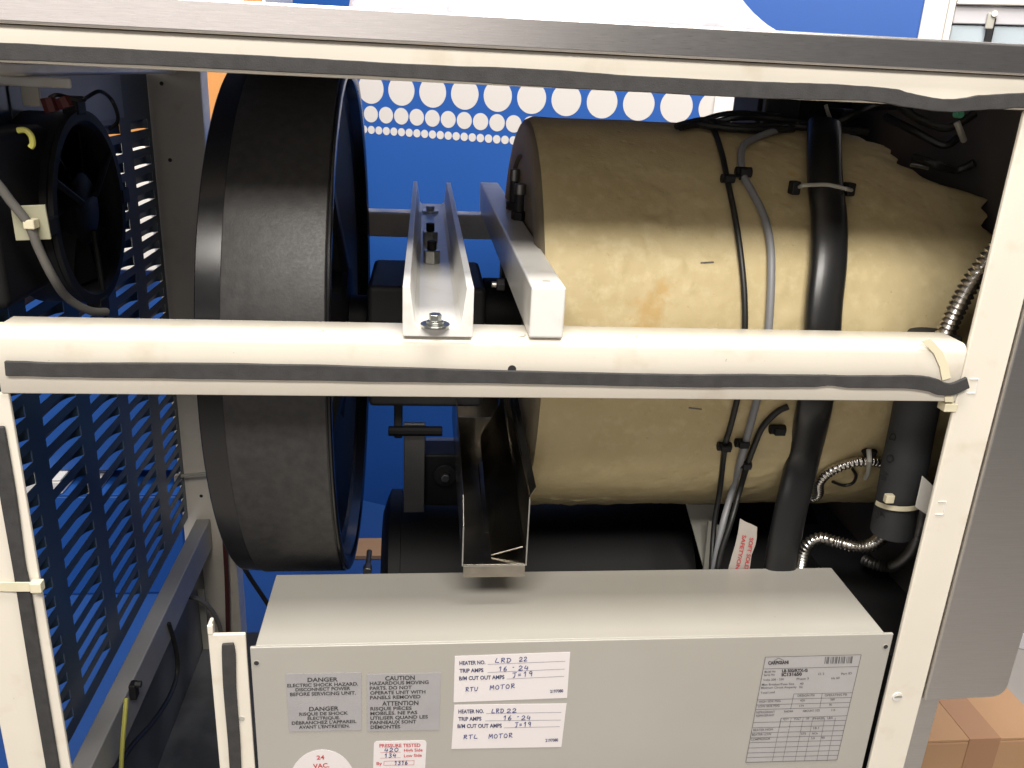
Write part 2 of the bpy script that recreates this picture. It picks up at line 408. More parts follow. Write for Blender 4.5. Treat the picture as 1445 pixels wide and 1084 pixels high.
def carton(name, label, x0, x1, y0, y1, z0, z1, m, tape=True, cat='box'):
    t = thing(name, label, cat)
    MB().box(x0, x1, y0, y1, z0, z1-.004).build('body', m, t, .004)
    ym = (y0+y1)/2
    MB().box(x0+.001, x1-.001, y0+.001, ym-.002, z1-.0035, z1).build('flap', m, t, .001)
    MB().box(x0+.001, x1-.001, ym+.002, y1-.001, z1-.0035, z1).build('flap', m, t, .001)
    if tape: MB().box(x0+.03, x1-.03, ym-.025, ym+.025, z1+.0004, z1+.0009).build('tape', M['packtape'], t)
    return t
carton('storage_crate', 'blue storage crate at the foot of the stack behind the louvres', -.80, -.15, 1.06, 1.40, .006, .25, M['wall'], False, 'crate')
carton('storage_box', 'flat white box between two blue crates behind the louvres', -.53, -.385, 1.06, 1.40, .251, .285, M['white'], False)
carton('storage_box', 'small white packet beside the flat white box behind the louvres', -.355, -.315, 1.06, 1.20, .251, .270, M['white'], False)
carton('storage_crate', 'blue storage crate in the middle of the stack behind the louvres', -.80, -.15, 1.10, 1.40, .286, .73, M['wall'], False, 'crate')
carton('storage_box', 'white storage box under the orange cardboard box behind the louvres', -.80, -.15, 1.06, 1.40, .731, .969, M['white'], False)
carton('cardboard_box', 'orange cardboard box on top of the stack left of the black pulley', -.80, .072, 1.06, 1.40, .970, 1.30, M['orange_card'])
MBt = MB().box(.0725, .079, 1.06, 1.40, .97, 1.26).build('white_board', M['white'], None, .001)
tag(MBt, 'white board leaning against the side of the orange cardboard box', 'board')
# carton at lower right
ZB = .27
pa = at(1320, 1045, ZB, 'Z'); pb = at(1445, 994, ZB, 'Z'); pc = at(1421, 969, ZB, 'Z')
xr = (pb.x+pc.x)/2
cb = thing('cardboard_box', 'brown cardboard box with shiny tape beside the steel panel at lower right', 'box')
MB().box(pa.x-.10, xr, pa.y, pa.y+.42, 0.001, ZB-.005).build('body', M['card'], cb, .003)
MB().box(pa.x-.098, xr-.001, pa.y+.0, pa.y+.205, ZB-.0045, ZB).build('flap', M['card'], cb, .001)
MB().box(pa.x-.098, xr-.001, pa.y+.2055, pa.y+.419, ZB-.0045, ZB).build('flap', M['card'], cb, .001)
tx = at(1352, 1010, ZB, 'Z').x
MB().box(tx-.012, tx+.035, pa.y-.0012, pa.y+.204, ZB+.0005, ZB+.001).build('tape', M['packtape'], cb)
MB().box(tx-.012, tx+.035, pa.y-.0012, pa.y-.0006, ZB-.08, ZB+.0004).build('tape', M['packtape'], cb)

# ------------------------------------------------------------------ machine frame
fr = thing('machine_frame', 'cream painted steel frame of posts and rails around the machine opening', 'frame')
def bx(name, x0, x1, y0, y1, z0, z1, m='cream', parent=fr, bev=.003, seg=3): return MB().box(x0,x1,y0,y1,z0,z1).build(name, M[m], parent, bev, seg)
top_rail = bx('rail', .0, .93, .0, .040, 1.1120, 1.1352)
y_, z_ = -.0012, .9315
prof = [(y_, .8836), (y_+.0008, .8828), (.0354, .8828), (.0362, .8836), (.0362, .9300), (.0347, .9315)]+[(y_+.0075-.0075*math.sin(R(90*k/6)), z_-.0075+.0075*math.cos(R(90*k/6))) for k in range(7)]
mid = MB().prism([(.0535, y, z) for y, z in prof], (.7437, 0, 0)).build('rail', M['cream'], fr, 0, smooth=50)
pl = MB().box(.006,.0576,0,.004,.10,.8827).box(.006,.0095,.0041,.040,.10,.8827).build('post', M['cream'], fr, .0012)
bx('post', .0005, .022, .006, .040, .8829, 1.1118)
pr_ = MB().box(.7990,.8365,0,.0045,.10,1.1118).box(.8325,.8365,.0046,.040,.10,1.1118).build('post', M['cream'], fr, .0016, 3)
stub = MB().box(.1838,.2146, 0, .0035, .10, .668).box(.1838,.1872,.0036,.012,.10,.677).build('post', M['cream'], fr, .0012)
lip = MB().box(.1838,.1885,-.0003,.0034,.6675,.677).build('lip', M['cream'], stub, .001)
MB().box(-.008,.068,.600,.603,.10,1.1118).box(-.008,.006,.6035,.64,.10,1.1118).box(.0655,.068,.6035,.64,.10,1.1118).build('post', M['cream'], fr, .001)
bx('post', .80, .84, .60, .635, .10, 1.1118)
bx('rail', .0685, .7995, .601, .636, .8945, .9295)
bx('rail', .0005, .93, .600, .64, 1.1122, 1.135)
bx('rail', .0125, .040, .0405, .598, 1.1005, 1.1118)
sill = MB().box(.0125, .034, .0405, .598, .398, .447).build('rail', M['sill'], fr, .002)
# screw holes, slots and weld marks
def hole(px, py, v, ax, r, parent, m='dark', name='screw_hole'):
    p = at(px, py, v, ax); d = Vector((0,-1,0)) if ax == 'Y' else Vector((0,0,1))
    return MB().cyl(p-d*.003, p+d*.0003, r, 20).build(name, M[m], parent)
for px, py in ((450,467),(893,474),(735,473)): hole(px, py, .9315, 'Z', .0040, mid, 'nylon_grey', 'hole_rim'); hole(px-1, py, .9317, 'Z', .0032, mid, 'cream', 'plug')
hole(722.5, 521, -.0012, 'Y', .0032, mid)
pz = at(1266, 983, 0.0)
MB().cyl(pz+Vector((0,.002,0)), pz+Vector((0,-.0008,0)), .0050, 28).build('hole_rim', M['white_paint'], pr_, .0004)
MB().cyl(pz+Vector((.0005,0,0)), pz+Vector((.0005,-.0011,-.0004)), .0037, 24).build('screw_hole', M['nylon_grey'], pr_)
for px, py in ((1372,545),(1327,717)):
    p = at(px, py, 0); w, h, t = .0035, .0065, .0007
    MB().box(p.x-w,p.x+w,p.y-.0006,p.y+.001,p.z-h,p.z-h+t).box(p.x-w,p.x+w,p.y-.0006,p.y+.001,p.z+h-t,p.z+h).box(p.x+w,p.x+w+t,p.y-.0006,p.y+.001,p.z-h,p.z+h).build('slot_edge', M['white_paint'], pr_)
p = at(341, 1014, 0.0); MB().cyl(p+Vector((0,.001,0)), p+Vector((0,-.0006,0)), .0026, 20).build('rivet', M['nylon_grey'], stub, .0003)
for px, py in ((284,700),(287,751),(240,226),(228,118)): hole(px, py, .600, 'Y', .0026, fr)
# foam gasket strips
def gasket(pts, v, thick, parent, name='gasket', m='black_foam', n=10, bev=.0012, wob=.0004, at_fn=None):
    c = [Vector((q[0], q[1], 0)) for q in pts]; d = [Vector((q[2], q[3], 0)) for q in pts]
    a = smooth_path(c, n); b = smooth_path(d, n); out = []
    for i, (p, q) in enumerate(zip(a, b)):
        w1 = Vector((0,0,noise.noise((i*.35, 1.7, len(pts)))*wob)); w2 = Vector((0,0,noise.noise((i*.35, 7.1, len(pts)))*wob))
        out.append((at(p.x, p.y, v)+w1, at(q.x, q.y, v)+w2))
    return MB().strip(out, thick).build(name, M[m], parent, bev, 2, smooth=50)
gasket([(-40,83,-40,58),(0,85,0,60),(200,92,200,70),(400,102,400,80),(575,110,575,90),(750,122,750,97),(900,130,900,107),(1045,138,1045,114),(1160,141,1160,118),(1230,144,1250,124),(1280,152,1290,133),(1336,158,1336,140),(1385,155,1385,134),(1445,152,1445,131),(1500,152,1500,131)], -.0003, .0040, top_rail)
gasket([(10,529,8,508),(100,531,100,511),(250,533,250,511),(450,536,450,514),(720,540,720,522),(950,545,950,527),(1045,545,1045,527),(1140,545,1140,528),(1170,543,1160,528),(1200,546,1200,529),(1290,548,1290,529),(1322,556,1318,533),(1343,556,1338,540),(1366,546,1362,531)], -.0014, .0032, mid)
gasket([(-14,600,8,600),(2,700,25,700),(18,790,37,790),(24,826,44,826),(44,950,64,950),(67,1084,86,1084),(80,1160,99,1160)], -.0003, .0035, pl)
gasket([(314,907,330,906),(314,925,333,923),(316,970,334,970),(322,1040,339,1040),(325,1084,341,1084),(330,1150,346,1150)], -.0003, .0032, stub, wob=.0003)

# steel slab on top and steel front panel at the right
MB().box(-.06, .96, -.0045, .66, 1.1356, 1.1566).build('steel_top', M['steel'], fr, .0022, 4)
poly = [(.8375,-.003,1.134),(.8375,-.003,.579),(.905,-.003,.581)]
for k in range(1, 7):
    a = R(90*k/6); poly.append((.905+.0135*math.sin(a), -.003, .5945-.0135*math.cos(a)))
poly += [(.9185,-.003,1.134)]
fp = MB().prism(poly, (0,.02,0)).build('steel_panel', M['steel_v'], fr, .0015)
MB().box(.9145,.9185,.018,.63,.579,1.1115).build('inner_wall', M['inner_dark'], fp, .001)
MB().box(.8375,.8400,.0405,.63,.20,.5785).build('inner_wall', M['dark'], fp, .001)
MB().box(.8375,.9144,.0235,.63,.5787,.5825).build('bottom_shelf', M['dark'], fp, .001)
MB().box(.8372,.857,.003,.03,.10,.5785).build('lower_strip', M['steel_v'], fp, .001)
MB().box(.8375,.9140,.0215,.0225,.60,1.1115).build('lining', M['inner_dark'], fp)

# crumpled clear plastic bags on the top plate
def bag(name, label, x0, x1, y0, y1, h, seed, skew=.25):
    nx, ny = 90, 44; bmx = bmesh.new(); g = []
    for j in range(ny+1):
        row = []
        for i in range(nx+1):
            u = i/nx; v = j/ny
            e = min(1, min(u, 1-u)*7)**.8*min(1, min(v, 1-v)*6)**.7
            q = Vector((u*5+seed, v*3, seed))
            cr = (.5+.5*noise.noise(q))*.8+abs(noise.noise(q*1.7))*.35+abs(noise.noise(q*3.5))*.14+abs(noise.noise(q*8))*.04
            z = h*e*(.40+.85*cr)
            row.append(bmx.verts.new((x0+(x1-x0)*u+.012*noise.noise(q*1.3+Vector((3,1,0))), y0+(y1-y0)*v+.012*noise.noise(q*1.7), 1.1572+z+.0004)))
        g.append(row)
    for j in range(ny):
        for i in range(nx): bmx.faces.new((g[j][i], g[j][i+1], g[j+1][i+1], g[j+1][i]))
    me = bpy.data.meshes.new(name); bmx.to_mesh(me); bmx.free(); me.materials.append(M['film'])
    o = bpy.data.objects.new(name, me); COL.objects.link(o); me.shade_smooth()
    sm = o.modifiers.new('solid', 'SOLIDIFY'); sm.thickness = .0004
    return tag(o, label, 'plastic bag')
xb0 = at(610, 15, .06).x; xb1 = at(1078, 40, .06).x
bag('plastic_bag', 'large crumpled clear plastic bag on the steel top right of centre', xb0+.05, xb1, .02, .36, .056, 3.1)
bag('plastic_bag', 'smaller crumpled clear plastic bag on the steel top left of centre', at(500,5,.1).x, xb0+.10, .05, .30, .05, 9.4)

# ------------------------------------------------------------------ louvred side panel
lv = thing('louvre_panel', 'dark blue grey louvred side panel behind the fan', 'panel')
cols = [(.060,.142),(.173,.255),(.288,.370),(.402,.478),(.515,.587)]
z0r, pit, nr, hh = .4655, .02263, 26, .0128
ys = [.0405]+[y for c in cols for y in c]+[.5985]
zz = [.449]
for k in range(nr): zz += [z0r+k*pit, z0r+k*pit+hh]
zz += [1.0998]
bm = bmesh.new(); vg = {}
def gv(i, j):
    if (i, j) not in vg: vg[(i, j)] = bm.verts.new((0, ys[i], zz[j]))
    return vg[(i, j)]
for i in range(len(ys)-1):
    for j in range(len(zz)-1):
        if i % 2 == 1 and j % 2 == 1: continue
        bm.faces.new((gv(i,j), gv(i+1,j), gv(i+1,j+1), gv(i,j+1)))
me = bpy.data.meshes.new('sheet'); bm.to_mesh(me); bm.free(); me.materials.append(M['louvre'])
sheet = bpy.data.objects.new('sheet', me); COL.objects.link(sheet); sheet.parent = lv
sm = sheet.modifiers.new('solid', 'SOLIDIFY'); sm.thickness = .001; sm.offset = 0
def blade(L):
    b = MB(); D = .0092; r0, r1, r2 = [], [], []
    for k in range(13):
        u = k/12; g = max(0, 1-abs(2*u-1)**4)**.7; y = L*u
        r0.append((0, y, hh+.0012*g)); r1.append((-D*.62*g, y, hh*(1-.22*g))); r2.append((-D*g, y, .0004))
    b.rings([r0, r1, r2], close_ends=False, cyclic=False)
    me = bpy.data.meshes.new('louvre'); b.bm.to_mesh(me); b.bm.free(); me.materials.append(M['louvre']); me.shade_smooth(); me.set_sharp_from_angle(angle=R(30)); return me
for c in cols:
    bmx = blade(c[1]-c[0])
    for k in range(nr):
        o = bpy.data.objects.new('louvre', bmx); COL.objects.link(o); o.parent = lv; o.location = (-.0006, c[0], z0r+k*pit)
MB().box(.0008, .0020, .20, .492, 1.050, 1.0985).build('painted_sheen', M['cover'], lv, .0005)  # added thin sheet, its pale colour paints a reflection on the panel's plain top
# dark lower liner and base
bl = MB().box(.013,.016,.0405,.598,.10,.3975).build('side_liner', M['liner'], None); tag(bl, 'dark bare metal liner sheet below the louvred panel rail', 'liner')
bp_ = MB().box(.0165,.91,.045,.598,.215,.235).build('base_plate', M['liner'], None); tag(bp_, 'dark base plate at the bottom of the machine', 'base plate')

# ------------------------------------------------------------------ fan
fan = thing('axial_fan', 'round black axial fan with dark blades at the upper left', 'fan')
FY, FZ, FR, FX = .222, .983, .0885, .052
b = MB(); n = 64
prof = [(.006,FR*.98),(.046,FR*.98),(.048,FR),(FX,FR),(FX,FR*.90),(.048,FR*.86),(.006,FR*.84)]
b.lathe_x(prof+[prof[0]], FY, FZ, n, closed=True); b.build('housing', M['black_plastic'], fan)
MB().lathe_x([(.016,.030),(.044,.033),(.047,.028),(.0475,.001)], FY, FZ, 40).build('hub', M['black_plastic'], fan)
MB().lathe_x([(.0065,FR*.83),(.0095,FR*.83),(.0095,.001)], FY, FZ, 48).build('back_plate', M['black_plastic'], fan)
for k in range(7):
    a0 = k*2*math.pi/7; b = MB(); rr = []
    for q in range(6):
        r = .031+(.072-.031)*q/5; hw = .30+.10*q/5
        def pt(a, x): return (x, FY+r*math.cos(a), FZ+r*math.sin(a))
        rr.append([pt(a0-hw+.1*q/5, .020), pt(a0+.1*q/5, .031), pt(a0+hw+.1*q/5, .042), pt(a0+hw+.1*q/5, .0432), pt(a0+.1*q/5, .0322), pt(a0-hw+.1*q/5, .0212)])
    b.rings(rr).build('blade', M['black_plastic'], fan)
for k in range(3):
    a = k*2*math.pi/3+.6; u = Vector((0, math.cos(a), math.sin(a)))
    MB().tube([Vector((.0495,FY,FZ))+u*.02, Vector((.0495,FY,FZ))+u*FR*.9], .003, 8).build('strut', M['black_plastic'], fan)
for ang in (90, 0, 180, 270):
    a = R(ang); c = Vector((.045, FY+math.cos(a)*(FR+.004), FZ+math.sin(a)*(FR+.004)))
    MB().box(c.x-.006,c.x+.008,c.y-.011,c.y+.011,c.z-.008,c.z+.008).build('mount_tab', M['black_plastic'], fan, .002)
MB().box(.0035,.040,FY-.165,FY-.04,FZ-.055,FZ+.078).build('motor_box', M['black_plastic'], fan, .008)
def px_tube(name, pts, r, m, parent=None, n=10, res=8):
    """pts: (px, py, depth Y)"""
    path = smooth_path([at(*p) for p in pts], res)
    return MB().tube(path, r, n).build(name, M[m], parent)
Yf = .20
for a, b_, ww in (((67,138,.13),(74,158,.13),.006),((87,138,.13),(94,152,.13),.006)):
    px_tube('terminal', [a, b_], ww, 'red_term', fan, 8)
o = px_tube('fan_lead', [(70,138,.13),(80,134,.13),(95,137,.14),(116,142,.15),(122,138,.16),(140,129,.18),(155,138,.20),(164,155,.20),(166,172,.19),(155,182,.18)], .0017, 'cable_black', fan)
px_tube('earth_lead', [(25,184,.06),(36,184,.06),(44,192,.06),(46,203,.06),(43,208,.06)], .0022, 'yellow', fan, 8)
cg = px_tube('fan_cable', [(-30,235,.03),(-5,258,.035),(15,284,.04),(40,316,.045),(55,352,.05),(75,392,.06),(95,420,.08),(125,438,.10),(150,440,.12)], .0034, 'cable_dark', None, 12)
tag(cg, 'grey flexible cable running down past the black fan over a square pad', 'cable')
pad = thing('cable_mount', 'square cream adhesive cable mount pad on the black fan', 'cable mount')
c4 = [at(14,291,.052), at(63,289,.052), at(72,338,.052), at(22,340,.052)]
MB().prism(c4, (0,.002,0)).build('pad', M['pad'], pad, .0006)
p = at(43,316,.045); MB().box(p.x-.004,p.x+.004,p.y-.004,p.y+.006,p.z-.0035,p.z+.0035).build('saddle', M['nylon'], pad, .001)
bk = thing('corner_bracket', 'pale grey bracket hanging from the rail above the fan', 'bracket')
q = at(37,97,.16); q2 = at(37,150,.16)
MB().box(q.x-.007,q.x+.007,.16,.165,q2.z,1.10).build('arm', M['nylon_grey'], bk, .001)
MB().box(q.x-.03,q.x+.035,.155,.1595,1.092,1.1003).build('flange', M['white_paint'], bk, .002)

# ------------------------------------------------------------------ big pulley
pu = thing('drive_pulley', 'large black drive pulley with a matt worn band left of the channel', 'pulley')
RP, PYC, PZC = .2755, .3245, .8490
MB().lathe_x([(.1765,RP-.014),(.1775,RP-.0035),(.1785,RP-.0022),(.1982,RP-.0009),(.1985,RP-.0004)], PYC, PZC, 160, closed=True).build('left_edge', M['pulley'], pu)
MB().lathe_x([(.1985,RP-.0004),(.1995,RP),(.2805,RP),(.2812,RP-.0008)], PYC, PZC, 160, closed=True).build('belt_band', M['pulley_band'], pu)
MB().lathe_x([(.2812,RP-.0008),(.2820,RP-.0014),(.2828,RP-.0008),(.2842,RP-.0012),(.2850,RP-.0025),(.2850,RP-.012),(.2830,RP-.016),(.2720,RP-.018),(.2690,RP-.030)], PYC, PZC, 160, closed=True).build('rim', M['pulley'], pu)
MB().lathe_x([(.2690,RP-.030),(.2560,.150),(.2500,.075),(.2500,.070),(.2740,.066),(.2790,.060),(.2790,.020),(.2790,.001)], PYC, PZC, 96, closed=True).build('web', M['black_paint'], pu)
MB().lathe_x([(.1780,RP-.0105),(.1900,.24),(.2000,.08),(.1800,.06),(.1800,.001)], PYC, PZC, 96, closed=True).build('back_web', M['pulley'], pu)
MB().lathe_x([(.2795,.030),(.2990,.030),(.3010,.027),(.3010,.001)], PYC, PZC, 48).build('hub', M['black_paint'], pu)
for k in range(5):
    a = R(20+72*k); u = Vector((0, -math.cos(a), math.sin(a))); w = Vector((0, math.sin(a), math.cos(a)))
    b = MB(); rr = []
    for q in range(7):
        t = q/6; r = .058+(.245-.058)*t; x1 = .279-.022*math.sin(t*math.pi*.5); hw = .026-.008*math.sin(t*math.pi)
        c = Vector((0, PYC, PZC))+u*r
        rr.append([c+Vector((.246,0,0))-w*hw, c+Vector((x1-.006,0,0))-w*hw, c+Vector((x1,0,0))-w*hw*.6, c+Vector((x1,0,0))+w*hw*.6, c+Vector((x1-.006,0,0))+w*hw, c+Vector((.246,0,0))+w*hw])
    b.rings(rr).build('spoke', M['black_plastic'], pu)
bolt = thing('pulley_bolt', 'small blue grey bolt head low beside the black pulley', 'bolt')
p = at(519,799,.20); MB().cyl(p, p+Vector((0,-.012,0)), .0052, 6).build('head', M['dull_steel'], bolt, .001)
MB().cyl(p+Vector((0,.0,0)), p+Vector((0,.03,0)), .003, 12).build('shank', M['dull_steel'], bolt)
def belt(pts, w):
    path = smooth_path([at(*q) for q in pts], 6)
    return MB().strip([(p_-Vector((w,0,0)), p_+Vector((w,0,0))) for p_ in path], .004).build('drive_belt', M['cable_black'], None, .0008)
tag(belt([(318,752,.52),(335,782,.52),(352,812,.52),(372,842,.52),(400,885,.52)], .0035), 'narrow black drive belt slanting down in front of the blue wall', 'belt')
tag(px_tube('copper_tube', [(316,700,.590),(317,760,.590),(320,820,.590),(322,900,.590),(326,1000,.590)], .0035, 'copper'), 'thin maroon tube running down the rear post', 'tube')
tag(px_tube('bent_cable', [(262,842,.50),(278,845,.50),(294,856,.50),(305,872,.50),(312,893,.50),(316,930,.50)], .0034, 'cable_dark'), 'dark cable curving over behind the short cream post', 'cable')
tag(MB().tube(smooth_path([at(x, y, .036, 'X') for x, y in ((238,880),(248,915),(250,950),(238,985),(215,1020),(190,1048),(170,1075),(140,1110))], 8), .0030, 10).build('slack_cable', M['cable_black'], None), 'slack grey cable looping below the side rail', 'cable')
tag(px_tube('earth_wire', [(178,985,.16),(176,1010,.15),(173,1045,.14),(170,1100,.14)], .0024, 'yellow', None, 8), 'green and yellow earth wire hanging from the side rail', 'wire')
lug = thing('earth_lug', 'black cable lug bolted to the grey side rail', 'lug')
p = at(186,972,.20); MB().box(p.x-.002,p.x+.006,p.y-.006,p.y+.006,p.z-.012,p.z+.008).build('boot', M['black_plastic'], lug, .002)
MB().cyl(p+Vector((.004,0,.006)), p+Vector((.011,0,.006)), .004, 6).build('nut', M['dark'], lug, .0005)
t = thing('rear_cable_tie', 'short pale cable tie strapped round the rear post beside the pulley', 'cable tie')
px_tube('strap', [(250,674,.585),(262,671,.583),(292,668,.583)], .0026, 'nylon_grey', t, 6)
p = at(252,674,.585); MB().box(p.x-.005,p.x+.004,p.y-.006,p.y+.004,p.z-.005,p.z+.005).build('head', M['nylon_grey'], t, .001)
hg = thing('hinge_plate', 'narrow dark hinge plate with a notched edge behind the short post', 'hinge')
p0 = at(283,830,.56); p1 = at(290,950,.56)
MB().box(p0.x-.004,p0.x+.006,.556,.559,p1.z,p0.z).build('leaf', M['nylon_grey'], hg, .002)
MB().box(p0.x-.008,p0.x+.002,.552,.5555,p1.z-.12,p1.z-.02).build('keeper', M['dark'], hg, .001)

# ------------------------------------------------------------------ insulated barrel
ba = thing('freezing_barrel', 'big freezing barrel wrapped in yellow foam insulation', 'barrel')
# torn end contour traced in space: angle on the cylinder -> end X
cont = []
for px, py in ((1215,188),(1232,193),(1252,204),(1285,234),(1312,246),(1342,258),(1372,262),(1390,279),(1402,300)):
    p = on_barrel(px, py, RB); cont.append((math.atan2(p.z-ZC, YC-p.y), p.x))
cont.sort()
def x_end(a):
    if a <= cont[0][0]:
        return cont[0][1]
    for (a0, x0), (a1, x1) in zip(cont, cont[1:]):
        if a <= a1: return x0+(x1-x0)*(a-a0)/(a1-a0)
    return cont[-1][1]
nA, nX = 420, 130; rr = []
XL = .4690
for i in range(nX+1):
    ring = []
    t = i/nX
    for k in range(nA):
        a = -math.pi+2*math.pi*k/nA
        xe = min(.905, x_end(a if a > -math.pi/2 else math.pi))
        jag = .014*noise.noise((a*13, 0, 2))+.004*noise.noise((a*30, 3, 2))
        x = XL+(xe+jag-XL)*t
        q = Vector((x*14, math.cos(a)*3.2, math.sin(a)*3.2))
        lump = .0012*noise.noise(q)+.0007*noise.noise(q*3)
        # crust and drips round the stained patch, seams, rough lower edge
        q2 = Vector((x*90, math.cos(a)*20, math.sin(a)*20))
        d = math.hypot(x-.575, (a-.50)*RB*.8)
        if d < .11: lump += .0042*max(0, noise.noise(q2)-.08)*(1-d/.11)
        if x > .60: lump += .0022*max(0, noise.noise(q2*.8)-.12)*min(1, (x-.60)/.1)
        if -1.05 < a < -.85: lump += .0022*noise.noise((x*60, a*30, 5))
        if t > .9: lump -= .010*((t-.9)/.1)**2*(.6+.6*noise.noise((a*9, 1, 1)))
        if t < .02: lump -= .003*(1-t/.02)
        r = RB+lump
        ring.append((x, YC-math.cos(a)*r, ZC+math.sin(a)*r))
    rr.append(ring)
# close the torn end inwards
for s in (.93, .7, .3):
    rr.append([(p[0]-.004*(1-s), YC+(p[1]-YC)*s, ZC+(p[2]-ZC)*s) for p in rr[nX]])
MB().rings(rr).build('foam_jacket', M['foam'], ba, smooth=60)
MB().lathe_x([(.4760,.001),(.4760,.172),(.4640,.176),(.4625,.186),(.4640,.2045),(.4660,.2095),(.4686,.2125)], YC, ZC, 128).build('end_cap', M['end_cap'], ba)
MB().lathe_x([(.4280,.001),(.4280,.040),(.4757,.040),(.4758,.001)], YC, ZC, 48).build('shaft_collar', M['black_paint'], ba)
for px, py in ((989,371),(972,576)):
    p = on_barrel(px, py, RB+.0012); p2 = on_barrel(px+18, py-1 if py < 500 else py+2, RB+.0012)
    MB().tube([p, p2], .0007, 6).build('staple', M['dull_steel'], ba)

# ------------------------------------------------------------------ gear housing between pulley and barrel
gb = thing('gear_housing', 'black gear housing under the channel between pulley and barrel', 'gearbox')
MB().box(.3015,.4275,.265,.405,.768,.9045).build('case', M['gear'], gb, .006)
p0 = at(556,568,.30); p1 = at(568,618,.30)
MB().box(p0.x,p1.x,.297,.305,p1.z,.7675).build('hanger', M['gear'], gb, .002)
p = at(563,606,.30); MB().cyl((p.x-.012,.295,p.z),(p.x+.05,.295,p.z), .006, 10).build('pin', M['black_paint'], gb, .001)

# ------------------------------------------------------------------ U channel and white bar lying on the rails
ch = thing('mounting_channel', 'white painted U channel lying across the rails left of the bar', 'channel')
y0, x0, x1, zb, zt = -.0030, .3452, .3978, .9320, .9702
prof = [(x0+.001,zb),(x1-.001,zb),(x1,zb+.001),(x1,zt),(x1-.0055,zt),(x1-.0088,zb+.0105),(x1-.012,zb+.0072),(x0+.012,zb+.0072),(x0+.0088,zb+.0105),(x0+.0055,zt),(x0,zt),(x0,zb+.001)]
MB().prism([(x, y0, z) for x, z in prof], (0, .633, 0)).build('body', M['white_paint'], ch, .0007, 2)
zf = zb+.0072
def bolt_set(px, py, r, parent, zf=zf):
    c = at(px, py, zf, 'Z')
    MB().cyl(c+Vector((0,0,.0003)), c+Vector((0,0,.0024)), r, 32).build('washer', M['zinc'], parent, .0004)
    MB().cyl(c+Vector((0,0,.0025)), c+Vector((0,0,.0045)), r*.60, 24).build('bolt_flange', M['zinc'], parent, .0005)
    MB().cyl(c+Vector((0,0,.0046)), c+Vector((0,0,.0100)), r*.46, 6).build('bolt_head', M['zinc'], parent, .0008)
bolt_set(614, 461, .0112, ch)
for px, py, s in ((609,371,1.0),(607,343,1.0)):
    c = at(px, py, zf, 'Z')
    MB().cyl(c, c+Vector((0,0,.013)), .0088*s, 6).build('nut', M['zinc'], ch, .001)
    MB().cyl(c+Vector((0,0,.0131)), c+Vector((0,0,.022)), .0046*s, 16).build('stud', M['black_paint'], ch, .0006)
c = at(607,300,zf,'Z'); MB().cyl(c, c+Vector((0,0,.003)), .011, 24).build('washer', M['zinc'], ch, .0004)
MB().cyl(c+Vector((0,0,.0031)), c+Vector((0,0,.009)), .006, 6).build('bolt_head', M['zinc'], ch, .0006)

br = thing('support_bar', 'solid white square bar lying across the rails beside the barrel', 'bar')
MB().box(.4405,.4668,-.0025,.632,.9318,.9722).build('body', M['white_paint'], br, .0022, 3)
def bar_bolt(px, py, h, r):
    c = at(px, py, .9722, 'Z')
    MB().cyl(c, c+Vector((0,0,.009)), r*1.6, 6).build('lock_nut', M['black_paint'], br, .0008)
    MB().cyl(c+Vector((0,0,.0091)), c+Vector((0,0,h*.7)), r*.9, 16).build('stud', M['gear'], br)
    MB().cyl(c+Vector((0,0,h*.7+.0001)), c+Vector((0,0,h)), r*1.15, 20).build('bolt_head', M['dull_steel'], br, .001)
bar_bolt(732, 310, .038, .0054); bar_bolt(724, 296, .046, .0054)
p = at(771,397,.9722,'Z'); MB().cyl(p, p+Vector((0,0,.0004)), .0032, 20).build('plug', M['nylon_grey'], br)
p = at(688,258,.9722,'Z')
p = at(712,402,.4405,'X'); MB().cyl(p+Vector((-.008,0,0)), p, .0065, 6).build('side_nut', M['gear'], br, .001)
MB().cyl(p+Vector((-.013,0,0)), p+Vector((-.0081,0,0)), .003, 12).build('screw_end', M['zinc'], br, .0006)

# ------------------------------------------------------------------ motor below, bracket strip, dark blocks
mo = thing('drive_motor', 'long black drive motor lying low behind the grey box', 'motor')
MB().lathe_x([(.312,.001),(.312,.085),(.318,.104),(.322,.113),(.336,.113),(.3365,.110),(.70,.110),(.705,.100),(.705,.001)], .36, .493, 64).build('body', M['black_paint'], mo)
tg = thing('tension_bracket', 'dark steel strip with black block and bolt above the motor', 'bracket')
p0 = at(570,598,.30); p1 = at(599,692,.30)
MB().box(p0.x,p1.x,.300,.306,p1.z-.03,p0.z).build('strip', M['dull_steel'], tg, .001)
p0 = at(594,642,.315); p1 = at(652,694,.315)
MB().box(p0.x,p1.x,.315,.36,p1.z-.02,p0.z).build('block', M['black_paint'], tg, .003)
p0 = at(601,633,.365); p1 = at(652,643,.365); MB().box(p0.x,p1.x,.3605,.40,p1.z,p0.z).build('ledge', M['white_paint'], tg, .001)
p = at(628,668,.315); MB().cyl((p.x,.3145,p.z),(p.x,.308,p.z), .014, 24).build('washer', M['black_plastic'], tg, .001)
MB().cyl((p.x,.3075,p.z),(p.x,.300,p.z), .0055, 6).build('bolt_head', M['zinc'], tg, .001)
cpx = thing('compressor_shell', 'black compressor housing in the dark corner below the barrel', 'compressor')
MB().lathe_x([(.715,.001),(.715,.12),(.735,.17),(.88,.17),(.905,.12),(.905,.001)], .42, .44, 48).build('shell', M['black_paint'], cpx)
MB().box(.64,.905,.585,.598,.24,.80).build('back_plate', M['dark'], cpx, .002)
sb_ = thing('standing_bracket', 'pale grey upright bracket below the barrel beside the cables', 'bracket')
p0 = at(985,712,.26); p1 = at(1004,800,.24)
